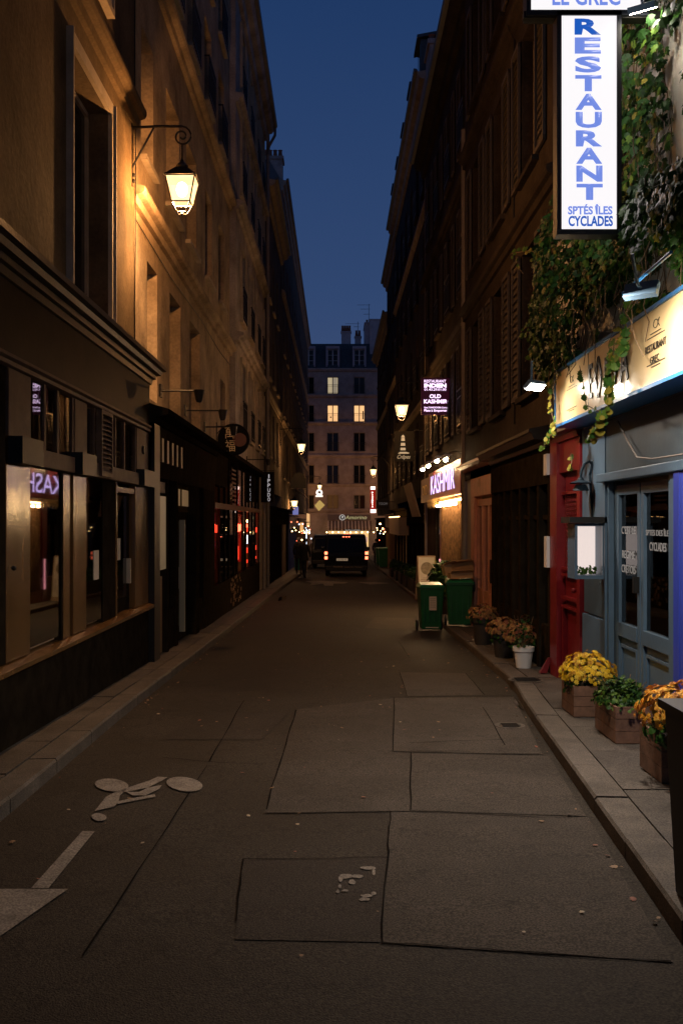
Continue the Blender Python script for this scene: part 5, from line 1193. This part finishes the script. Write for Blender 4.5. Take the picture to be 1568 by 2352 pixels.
# ---------------------------------------------------------------- planting
def foliage(c, rx, ry, rz_, n, size, up=.3, mats=None, choice=(0,1,2)):
    m = MB()
    for i in range(n):
        d = Vector((random.gauss(0,1), random.gauss(0,1), random.gauss(0,1))).normalized(); r_ = random.uniform(.55,1.05)
        p = Vector(c)+Vector((d.x*rx*r_, d.y*ry*r_, abs(d.z)*rz_*r_ if up else d.z*rz_*r_))
        nn = (d+Vector((random.uniform(-.5,.5), random.uniform(-.5,.5), random.uniform(0,.7)))).normalized()
        m.cur = random.choice(choice); vs, fs = leafpts(p, size*random.uniform(.6,1.3), nn, Vector((random.uniform(-1,1),random.uniform(-1,1),random.uniform(-.2,1))).normalized()); m.add(vs, fs)
    return m
from mathutils import noise as mnoise
mathutils_noise = lambda v: mnoise.noise(v)
def mums(c, rx, ry, rz_, n, size):
    m = MB()
    k = 0
    while k < n:
        d = Vector((random.gauss(0,1), random.gauss(0,1), random.gauss(0,1))).normalized()
        if d.z < -.15: continue
        k += 1; wob = 1+.10*math.sin(d.x*7+1)*math.cos(d.y*6)+.16*mathutils_noise(d*2.3+Vector(c))+random.uniform(-.08,.06)
        p = Vector(c)+Vector((d.x*rx*wob, d.y*ry*wob, d.z*rz_*wob)); nn = (d+Vector((random.uniform(-.3,.3),random.uniform(-.3,.3),.1))).normalized()
        t = nn.orthogonal().normalized(); u = nn.cross(t); m.cur = random.choice([0,0,1,2]); s_ = size*random.uniform(.8,1.15); a0 = random.random()*6
        for ring, (rr, hh_, np_) in enumerate(((1.0,.05,8),(.68,.28,7),(.35,.42,5))):
            for j in range(np_):
                a = a0+ring*.4+2*PI*j/np_; b0 = a+.38; dirv = t*math.cos(a)+u*math.sin(a)
                l = t*math.cos(a-.36)+u*math.sin(a-.36); r_ = t*math.cos(a+.36)+u*math.sin(a+.36)
                m.add([p+nn*s_*.1, p+l*s_*rr*.6+nn*s_*hh_*.9, p+dirv*s_*rr+nn*s_*hh_, p+r_*s_*rr*.6+nn*s_*hh_*.9], [(0,1,2,3)])
    return m
yel = [mat('mum_yellow', (.88,.58,.02), .6), mat('mum_yellow_pale', (.92,.68,.07), .6), mat('mum_yellow_deep', (.55,.28,.01), .6)]
ora = [mat('mum_orange', (.80,.40,.03), .6), mat('mum_orange_pale', (.86,.50,.06), .6), mat('mum_rust', (.55,.22,.03), .6)]
rus = [mat('mum_dull', (.34,.17,.06), .7), mat('mum_dull_red', (.24,.07,.04), .7), mat('mum_dull2', (.40,.24,.08), .7)]
def crate(label, x0, x1, y0, y1, h, boards=3):
    zz = gz(y0)+.108; t = thing('wooden_planter', label, 'planter', ((x0+x1)/2, (y0+y1)/2, zz)); hb = h/boards
    for i in range(boards):
        a, b = zz+i*hb+.002, zz+(i+1)*hb-.002
        for (p0, p1, q0, q1) in ((x0,x1,y0,y0+.018),(x0,x1,y1-.018,y1),(x0,x0+.018,y0+.019,y1-.019),(x1-.018,x1,y0+.019,y1-.019)):
            bx('board', wood, p0, p1, q0, q1, a, b, t)
    bx('soil', soil, x0+.019, x1-.019, y0+.019, y1-.019, zz+.01, zz+h-.04, t); return t, zz+h
c1, zt1 = crate('wooden crate planter at the back, holding the yellow chrysanthemums', 2.10, 2.42, 8.78, 9.25, .27)
c2, zt2 = crate('wooden crate planter in the middle, holding the green shrub', 2.13, 2.44, 7.58, 8.18, .28)
c3, zt3 = crate('wooden crate planter partly behind the black post, with orange flowers', 2.06, 2.4, 6.3, 6.75, .30)
def flower(label, c, rx, ry, rz_, mats, n=330, size=.026, stems=True, cat='flowers'):
    t = thing('chrysanthemum', label, cat, tuple(c))
    build(mums(c, rx, ry, rz_, n, size), 'blossoms', mats, t, kind='stuff')
    build(foliage((c[0],c[1],c[2]-rz_*.25), rx*.92, ry*.92, rz_*.95, 260, .05, up=0, choice=(0,2,2)), 'leaves', leafg, t, kind='stuff'); return t
flower('dome of bright yellow chrysanthemums in the back crate', (2.27, 8.98, zt1+.06), .235, .25, .21, yel, 430)
flower('dome of orange yellow chrysanthemums at the right edge', (2.17, 6.3, zt3+.12), .24, .28, .20, ora, 380)
t = thing('shrub', 'low dark green leafy shrub in the middle crate', 'plant', (2.28, 7.85, zt2))
build(foliage((2.26, 7.88, zt2-.03), .21, .33, .20, 950, .036, choice=(0,1,2,2)), 'leaves', leafg, t, kind='stuff')
sm_ = MB()
for i in range(26): sm_.tube([(2.27+random.uniform(-.08,.08),7.88+random.uniform(-.15,.15),zt2-.05),(2.27+random.uniform(-.2,.2),7.88+random.uniform(-.3,.3),zt2+random.uniform(.08,.18))], .003, 4)
build(sm_, 'stems', stemm, t)
# white pot and dark pots
def pot(label, x, y, r_, h, m, rim=True):
    t = thing('plant_pot', label, 'pot', (x, y, gz(y)+.108))
    build(MB().lathe([(r_*.72,0),(r_*.95,h*.78),(r_,h*.78),(r_*1.06,h*.80),(r_*1.08,h),(r_*.98,h),(r_*.93,h*.9),(0.01,h*.88)], (0,0,0), 26, cap=False), 'pot_wall', m, t, local=True, smooth=True)
    return t, gz(y)+.108+h
p1, z1_ = pot('white plastic pot standing on the right pavement', 2.34, 12.4, .125, .26, white)
wp = thing('plant', 'sparse dry plant in the white pot', 'plant', (2.34, 12.4, z1_-.03))
build(foliage((2.34,12.4,z1_), .16, .16, .42, 130, .04, choice=(2,2,0,4)), 'leaves', leafg, wp, kind='stuff')
sm_ = MB()
for i in range(10): sm_.tube([(2.34,12.4,z1_-.05),(2.34+random.uniform(-.14,.14),12.4+random.uniform(-.1,.1),z1_+random.uniform(.15,.4))], .003, 4)
build(sm_, 'stems', stemm, wp)
darkpot = mat('pot_dark', (.035,.028,.022), .6)
for (lab, x, y, r_, h, fx) in (('tall dark pot behind the green bins', 2.28, 15.4, .17, .42, 'rust chrysanthemums in the tall dark pot'), ('dark pot left of the white pot', 2.30, 13.6, .17, .34, 'dull orange chrysanthemums in the middle dark pot'), ('smaller dark pot against the black shopfront', 2.42, 12.95, .14, .3, 'faded chrysanthemums beside the white pot')):
    pp, zz = pot(lab, x, y, r_, h, darkpot); flower(fx, (x, y, zz+.02), .22, .22, .17, rus, 220, .03)
t = thing('planter', 'tall black tapered planter at the right edge', 'planter', (1.63, 4.15, gz(4.15)+.108))
build(MB().hexa([(-.165,-.15,0),(.2,-.15,0),(.2,.15,0),(-.165,.15,0)], [(-.20,-.19,.80),(.24,-.19,.80),(.24,.19,.80),(-.20,.19,.80)]), 'planter_wall', mat('planter_black', (.012,.012,.012), .55), t, local=True, bev=.01)
bx('rim', MATS['planter_black'], 1.41, 1.89, 3.94, 4.36, gz(4.15)+.90, gz(4.15)+.935, t)
# shrub beside the bins and row of dark planters
t = thing('shrub', 'leafy laurel in a pot behind the heaped bin', 'plant', (2.5, 22.0, gz(22)+.1))
build(MB().lathe([(.14,0),(.19,.4),(.16,.4)], (0,0,0), 16), 'pot', darkpot, t, local=True)
build(foliage((2.38,22.0,gz(22)+.55), .38, .42, .75, 900, .11, up=1, choice=(0,1,2)), 'leaves', leafg, t, kind='stuff')
for i, (y, hh_) in enumerate(((30.0,.75),(32.2,.8),(34.6,.7),(37.2,.75),(40.0,.8),(43.5,.75))):
    lab = ['nearest','second','third','fourth','fifth','farthest'][i]+' dark planter box hedge along the right pavement'
    t = thing('hedge_planter', lab, 'planter', (2.6, y, gz(y)+.1), 0, 'hedge planters on the right pavement')
    bx('trough', darkpot, 2.38, 2.78, y-.75, y+.75, gz(y)+.106, gz(y)+.5, t)
    build(foliage((2.58,y,gz(y)+.5), .24, .8, .38, 380, .09, choice=(0,2,2)), 'leaves', leafg, t, kind='stuff')

# ivy over the right facade
iv = thing('ivy', 'ivy spilling over the cream sign and climbing the pale right wall', 'ivy', (2.4, 8.6, 3.2))
m = MB(); stem = MB()
def put_leaf(mb, p, s_, out=Vector((-1,-.25,.25)), ch=(0,0,0,0,1,1,2,2,2,2,2,2,2,2,2,3,0,2)):
    nn = (out.normalized()+Vector((random.uniform(-.7,.7),random.uniform(-.7,.7),random.uniform(-.5,.7)))).normalized()
    mb.cur = random.choice(ch); vs, fs = leafpts(p, s_, nn, Vector((random.uniform(-.6,.6),random.uniform(-.6,.6),-1)).normalized()); mb.add(vs, fs)
from mathutils import noise as mnoise
cnt = 0
while cnt < 8000:                       # the overhanging mass
    y = random.uniform(6.0, 11.3); u = random.random()
    topz_ = interp([(6.0,3.9),(7.0,4.05),(8.5,4.35),(9.6,4.75),(10.6,4.45),(11.3,3.7)], y)
    botz = interp([(6.0,3.26),(7.5,3.22),(8.9,3.14),(9.8,3.10),(10.6,2.92),(11.3,3.1)], y)
    z = botz+(topz_-botz)*random.random(); f_ = (z-botz)/(topz_-botz)
    depth = .66*math.sin(PI*min(1, .25+.62*(1-f_)))*(1.0 if y > 9.3 else .65)
    if y > 9.6: depth *= interp([(9.6,1),(11.3,.55)], y)
    x = 2.55-depth*(random.random()**.45)
    if mnoise.noise(Vector((x*2.2, y*2.2, z*2.2))) < -.12: continue
    put_leaf(m, Vector((x, y, z)), random.uniform(.028, .085)); cnt += 1
cnt = 0
while cnt < 5200:                       # climbing on the wall
    y = random.uniform(5.8, 10.2); z = random.uniform(3.6, 7.4)
    d = mnoise.noise(Vector((y*1.3, z*1.1, 3.3)))+.35*mnoise.noise(Vector((y*4, z*4, 1)))
    lim = -.12
    if 4.1 < z < 5.6 and 7.9 < y < 9.0: lim = .02
    if z < 4.2: lim = -.3
    if d < lim: continue
    put_leaf(m, Vector((2.57-random.random()**1.5*.22, y, z)), random.uniform(.05, .10)); cnt += 1
build(m, 'foliage', leafg, iv, kind='stuff')
for i in range(70):                     # woody stems
    y = random.uniform(6.5, 10.8); z = random.uniform(3.3, 4.6); p = Vector((2.5-random.random()*.3, y, z)); pts = [p]
    for k in range(6): p = p+Vector((random.uniform(-.05,.04), random.uniform(-.12,.12), -random.uniform(.05,.16))); p.x = max(2.02, min(2.57, p.x)); pts.append(p)
    stem.tube(pts, .004, 4)
for i in range(60):
    y = random.uniform(7.6, 9.8); z = random.uniform(4.0, 6.8); p = Vector((2.57, y, z)); pts = [p]
    for k in range(8): p = p+Vector((random.uniform(-.02,.01), random.uniform(-.08,.08), -random.uniform(.05,.2))); p.x = min(2.58, p.x); pts.append(p)
    stem.tube(pts, .005, 4)
leafm = []
for k in range(4):
    mb = MB(); vs, fs = leafpts(Vector((0,0,0)), 1.0, Vector((0,0,1)), Vector((0,1,0))); mb.add(vs, fs); leafm.append(mb.mesh('leaf', leafg[k if k < 2 else (3 if k == 2 else 1)]))
nleaf = 0
def strand(pts, n, size, spread=.05, ch=(0,1,2,3)):
    global nleaf
    pts = [Vector(p) for p in pts]; stem.tube(pts, .0045, 5)
    for i in range(n):
        q = random.random()*(len(pts)-1); k = int(q); p = pts[k].lerp(pts[k+1], q-k)+Vector((random.uniform(-spread,spread*.3), random.uniform(-spread,spread), random.uniform(-spread,spread)))
        if nleaf >= 290: continue
        nleaf += 1; nn = Vector((-.8,-.7,.2)).normalized()+Vector((random.uniform(-.5,.5),random.uniform(-.5,.5),random.uniform(-.5,.5)))
        o = link('leaf', leafm[random.choice(ch)], iv, p-Vector(iv.location)); o.rotation_euler = nn.to_track_quat('Z','Y').to_euler()
        s_ = size*random.uniform(.6,1.25); o.scale = (s_,s_,s_)
def PX(px, py, x): y = x*F/(px-770); return P(px, py, y)
X0 = 2.21
strand([PX(1425,760,X0), PX(1420,810,X0), PX(1405,860,X0), PX(1402,900,X0), PX(1392,950,X0), PX(1380,985,X0), PX(1360,1010,X0)], 46, .078, .05)
strand([PX(1438,745,X0), PX(1434,790,X0), PX(1430,830,X0)], 12, .075, .03)
strand([PX(1410,780,X0), PX(1406,830,X0), PX(1402,880,X0), PX(1400,930,X0)], 34, .07, .045)
strand([PX(1440,700,X0), PX(1436,740,X0), PX(1432,770,X0)], 6, .07, .03)
strand([PX(1264,870,2.2), PX(1262,910,2.2), PX(1266,950,2.2), PX(1275,985,2.2), PX(1262,1005,2.2), PX(1240,1035,2.2)], 42, .052, .035, (1,2,2,0))
strand([PX(1330,840,X0), PX(1340,890,X0), PX(1345,930,X0), PX(1375,945,X0)], 14, .05, .03, (0,0,1,1))
strand([PX(1280,600,2.3), PX(1250,585,2.25), PX(1215,575,2.2), PX(1175,582,2.15)], 26, .055, .04, (1,1,2))
strand([PX(1290,610,2.3), PX(1260,590,2.25), PX(1235,565,2.2)], 16, .05, .04)
strand([PX(1300,615,2.3), PX(1275,580,2.2), PX(1262,550,2.2)], 12, .05, .04)
strand([PX(1185,590,2.15), PX(1190,615,2.15), PX(1200,628,2.15)], 3, .04, .01)
strand([PX(1310,1040,2.42), PX(1312,1065,2.40), PX(1308,1085,2.40)], 8, .06, .03)
for (a_, b_) in (((1232,668),(1215,700)), ((1215,760),(1200,770)), ((1225,810),(1205,830)), ((1220,740),(1196,762))): strand([PX(*a_,2.2), PX(*b_,2.15)], 6, .05, .03, (0,1))
build(stem, 'stems', stemm, iv, kind='stuff')

# ---------------------------------------------------------------- vehicles
def van(label, xc, y, w, h, lit):
    g0 = gz(y); t = thing('van', label, 'van', (xc, y, g0)); L_ = 4.7
    prof = [(0,.32),(.0,.55),(-.03,.95),(.02,1.10),(.18,h-.18),(.3,h-.03),(.6,h),(L_-1.6,h-.02),(L_-1.0,1.15),(L_-.15,.98),(L_,.7),(L_,.32)]
    mb = MB()
    def row(z): return w/2*(1.0 if z < 1.05 else 1-.11*(z-1.05)/(h-1.05))
    n = len(prof); vsL = [(-row(z), yy, z) for yy, z in prof]; vsR = [(row(z), yy, z) for yy, z in prof]
    mb.add(vsL+vsR, [tuple(range(n)), tuple(range(n, 2*n))[::-1]]+[(i, n+i, n+(i+1) % n, (i+1) % n) for i in range(n)])
    body = mat('van_black_paint', (.009,.009,.010), .28, spec=.25); build(mb, 'body', body, t, local=True, bev=.05, smooth=False)
    build(MB().box(-w/2+.04, w/2-.04, -.12, .05, .28, .50), 'bumper', mat('van_plastic', (.01,.01,.01), .55), t, local=True, bev=.03)
    z0_, z1_ = 1.12, h-.22; ta = .02; tb = .165
    build(MB().hexa([(-row(z0_)+.13,ta-.015,z0_),(row(z0_)-.13,ta-.015,z0_),(row(z0_)-.13,ta+.01,z0_),(-row(z0_)+.13,ta+.01,z0_)], [(-row(z1_)+.12,tb-.015,z1_),(row(z1_)-.12,tb-.015,z1_),(row(z1_)-.12,tb+.01,z1_),(-row(z1_)+.12,tb+.01,z1_)]), 'rear_window', vanglass, t, local=True)
    if lit:
        for q in (-1, 1):
            for z_ in (.80, 1.02): build(MB().box(q*(w/2-.14), q*(w/2+.005), -.045, .02, z_, z_+.15), 'tail_light', E_tail, t, local=True, bev=.02)
            build(MB().box(q*(w/2-.145), q*(w/2+.003), -.04, .03, .76, 1.24), 'tail_housing', mat('tail_red', (.12,.01,.01), .3), t, local=True)
            mi = MB().box(q*(w/2+.02), q*(w/2+.2), 3.35, 3.45, 1.1, 1.3); build(mi, 'mirror', body, t, local=True, bev=.03)
        for q in (-.13, 0, .13): build(MB().box(q-.04, q+.04, .19, .215, h-.13, h-.10), 'brake_light', E_tail, t, local=True)
        pl_ = build(MB().box(-.45, .07, -.05, -.03, .74, .85), 'licence_plate', emis('plate_lit', (.9,.62,.4), .25), t, local=True)
        text('GA-782-MF', blackp, pl_, (0,0,0), .42, .07); pl_.children[-1].location = (-.19,-.053,.795)
        o = text('Hysetco', mat('van_letter', (.55,.40,.25), .5), t, (0,0,0), .42, .10, bold=.01); o.location = (-.38,-.135,.46)
        MATS['van_letter'].node_tree.nodes['Principled BSDF'].inputs['Emission Strength'].default_value = 0
        o = text('mobilité zéro / Hydrogène', MATS['van_letter'], t, (0,0,0), .85, .055); o.location = (.33,-.135,.45)
        build(MB().box(-.2,.2,-.05,-.03,.60,.63), 'boot_handle', MATS['van_plastic'], t, local=True)
        build(MB().tube([(-.02,.02,1.16),(.32,.0,1.2)], .01, 5), 'wiper', iron, t, local=True)
        for (x_, z_) in ((-.35,1.62),(.3,1.60)): build(MB().lathe([(.06,0),(.1,.05),(.1,.25),(.05,.3)], (x_, 1.6, z_-.25), 10), 'headrest', iron, t, local=True)
    for q in (-1, 1):
        for yy in (.95, L_-1.0):
            wh = build(MB().lathe([(.2,-.11),(.31,-.1),(.33,-.06),(.33,.06),(.31,.1),(.2,.11)], (q*(w/2-.14), yy, .33), 22, 'x'), 'wheel', rubber, t, local=True, smooth=True)
            build(MB().lathe([(.19,-.115),(.19,.115)], (q*(w/2-.14), yy, .33), 14, 'x'), 'rim', iron, wh, local=True)
        build(MB().hexa([(q*(row(1.15)+.003),.6,1.15),(q*(row(1.15)+.003),3.3,1.15),(q*(row(1.15)-.01),3.3,1.15),(q*(row(1.15)-.01),.6,1.15)], [(q*(row(1.65)+.003),.7,1.65),(q*(row(1.65)+.003),3.0,1.65),(q*(row(1.65)-.01),3.0,1.65),(q*(row(1.65)-.01),.7,1.65)]), 'side_window', darkglass, t, local=True)
    return t
vx = ((745+845)/2-770)/F*46
van('black van seen from behind with red tail lights on', vx, 46, 2.0, 1.96, True)
van('second dark van parked beyond the first one, lights off', -.45, 57, 1.8, 1.95, False)

# ---------------------------------------------------------------- people
def person(label, x, y, z, h, skirt, coat, hairm, legm, dirz=0, lean=0, stride=.16, arms='down'):
    t = thing('person', label, 'person', (x, y, z), dirz)
    k = h/1.75
    J = {'pel':(0,0,.95),'wst':(0,0,1.12),'chs':(0,lean*.04,1.32),'nk':(0,lean*.06,1.47),'hb':(0,lean*.07,1.53),'hd':(0,lean*.09,1.63),'ht':(0,lean*.09,1.71),
         'sl':(-.17,lean*.05,1.40),'sr':(.17,lean*.05,1.40),'el':(-.24,-.03,1.14),'er':(.24,.04,1.14),'wl':(-.22,.12,.92),'wr':(.21,.16,.93),'fl':(-.21,.16,.84),'fr':(.2,.2,.85),
         'il':(-.09,0,.90),'ir':(.09,0,.90),'kl':(-.10,stride*.6,.50),'kr':(.10,-stride*.1,.49),'al':(-.10,stride,.09),'ar':(.10,-stride,.11),'tl':(-.11,stride+.16,.035),'tr':(.11,-stride+.15,.04)}
    E = [('pel','wst'),('wst','chs'),('chs','nk'),('nk','hb'),('hb','hd'),('hd','ht'),('chs','sl'),('chs','sr'),('sl','el'),('sr','er'),('el','wl'),('er','wr'),('wl','fl'),('wr','fr'),('pel','il'),('pel','ir'),('il','kl'),('ir','kr'),('kl','al'),('kr','ar'),('al','tl'),('ar','tr')]
    Rr = dict(pel=(.16,.12),wst=(.15,.115),chs=(.17,.13),nk=(.06,.06),hb=(.07,.075),hd=(.085,.10),ht=(.06,.07),sl=(.08,.08),sr=(.08,.08),el=(.055,.055),er=(.055,.055),wl=(.035,.035),wr=(.035,.035),fl=(.035,.03),fr=(.035,.03),il=(.10,.10),ir=(.10,.10),kl=(.065,.065),kr=(.065,.065),al=(.045,.045),ar=(.045,.045),tl=(.04,.03),tr=(.04,.03))
    names = list(J); me = bpy.data.meshes.new('body'); me.from_pydata([tuple(c*k for c in J[n]) for n in names], [(names.index(a), names.index(b)) for a, b in E], [])
    o = bpy.data.objects.new('body', me); S.collection.objects.link(o)
    md = o.modifiers.new('skin', 'SKIN'); 
    sv = me.skin_vertices[0].data if me.skin_vertices else None
    if sv is None:
        bm = bmesh.new(); bm.from_mesh(me); bm.verts.layers.skin.verify(); bm.to_mesh(me); bm.free(); sv = me.skin_vertices[0].data
    for i, n in enumerate(names): sv[i].radius = tuple(r*k for r in Rr[n]); sv[i].use_root = (n == 'pel')
    ss = o.modifiers.new('sub', 'SUBSURF'); ss.levels = 2; ss.render_levels = 2
    bpy.context.view_layer.update()
    m2 = bpy.data.meshes.new_from_object(o.evaluated_get(bpy.context.evaluated_depsgraph_get())); bpy.data.objects.remove(o)
    m2.materials.clear(); skin = mat('skin', (.45,.28,.20), .6)
    for mm in (coat, legm, skin): m2.materials.append(mm)
    for p_ in m2.polygons:
        z_ = p_.center.z/k; p_.material_index = 2 if z_ > 1.49 or (abs(p_.center.x) > .15*k and z_ < .93) else (0 if z_ > .88 else 1); p_.use_smooth = True
    link('body', m2, t)
    build(MB().lathe([(.19*k,.78*k),(.175*k,.95*k),(.155*k,1.12*k),(.17*k,1.3*k),(.10*k,1.45*k)], (0,lean*.02,0), 16, cap=False), 'coat', coat, t, local=True, smooth=True)
    build(MB().ball((0,lean*.09*k-.015,1.66*k), .108*k, 14, 1.05), 'hair', hairm, t, local=True, smooth=True)
    f = MB().ball((0,.11*k,1.62*k), .014*k, 6); 
    for q in (-1,1): f.ball((q*.035*k,.10*k,1.645*k), .009*k, 6)
    f.box(-.02*k,.02*k,.095*k,.102*k,1.58*k,1.586*k)
    build(f, 'face', skin, t, local=True)
    hm_ = MB()
    for q, (hx, hy, hz) in ((-1,(-.21,.16,.84)),(1,(.2,.2,.85))):
        for j in range(4): hm_.tube([((hx+(j-1.5)*.016)*k,hy*k,(hz-.02)*k),((hx+(j-1.5)*.017)*k,(hy+.01)*k,(hz-.07-.008*(j in (1,2)))*k),((hx+(j-1.5)*.016)*k,(hy+.03)*k,(hz-.10)*k)], .008*k, 5)
        hm_.tube([((hx-q*.03)*k,hy*k,hz*k),((hx-q*.05)*k,(hy+.02)*k,(hz-.05)*k)], .009*k, 5)
    build(hm_, 'hands', skin, t, local=True)
    return t
dk = mat('coat_dark', (.02,.018,.018), .8); jean = mat('trousers_dark', (.025,.025,.03), .8); grey = mat('hair_grey', (.45,.42,.40), .8); bl = mat('hair_dark', (.02,.014,.01), .6)
g1 = P(686, 0, 46); person('person with pale cap and dark coat walking away on the left pavement', g1.x, 46, gz(46)+.11, 1.70, 0, dk, grey, jean)
g2 = P(700, 0, 44.5); bb_ = person('person in dark coat and black trousers stepping on the road at left', g2.x-.02, 44.0, gz(44.0)+.0, 1.78, 0, dk, bl, jean, R(-20), 1, .2)
g3 = P(862, 0, 66); person('distant person in dark clothes near the right kerb', g3.x+.05, 66, gz(66), 1.7, 0, dk, bl, jean)
g4 = P(742, 0, 63); person('distant person in a pale coat left of the second van', -.78-.6, 63, gz(63)+.0, 1.7, 0, mat('coat_pale', (.35,.28,.2), .8), bl, jean)
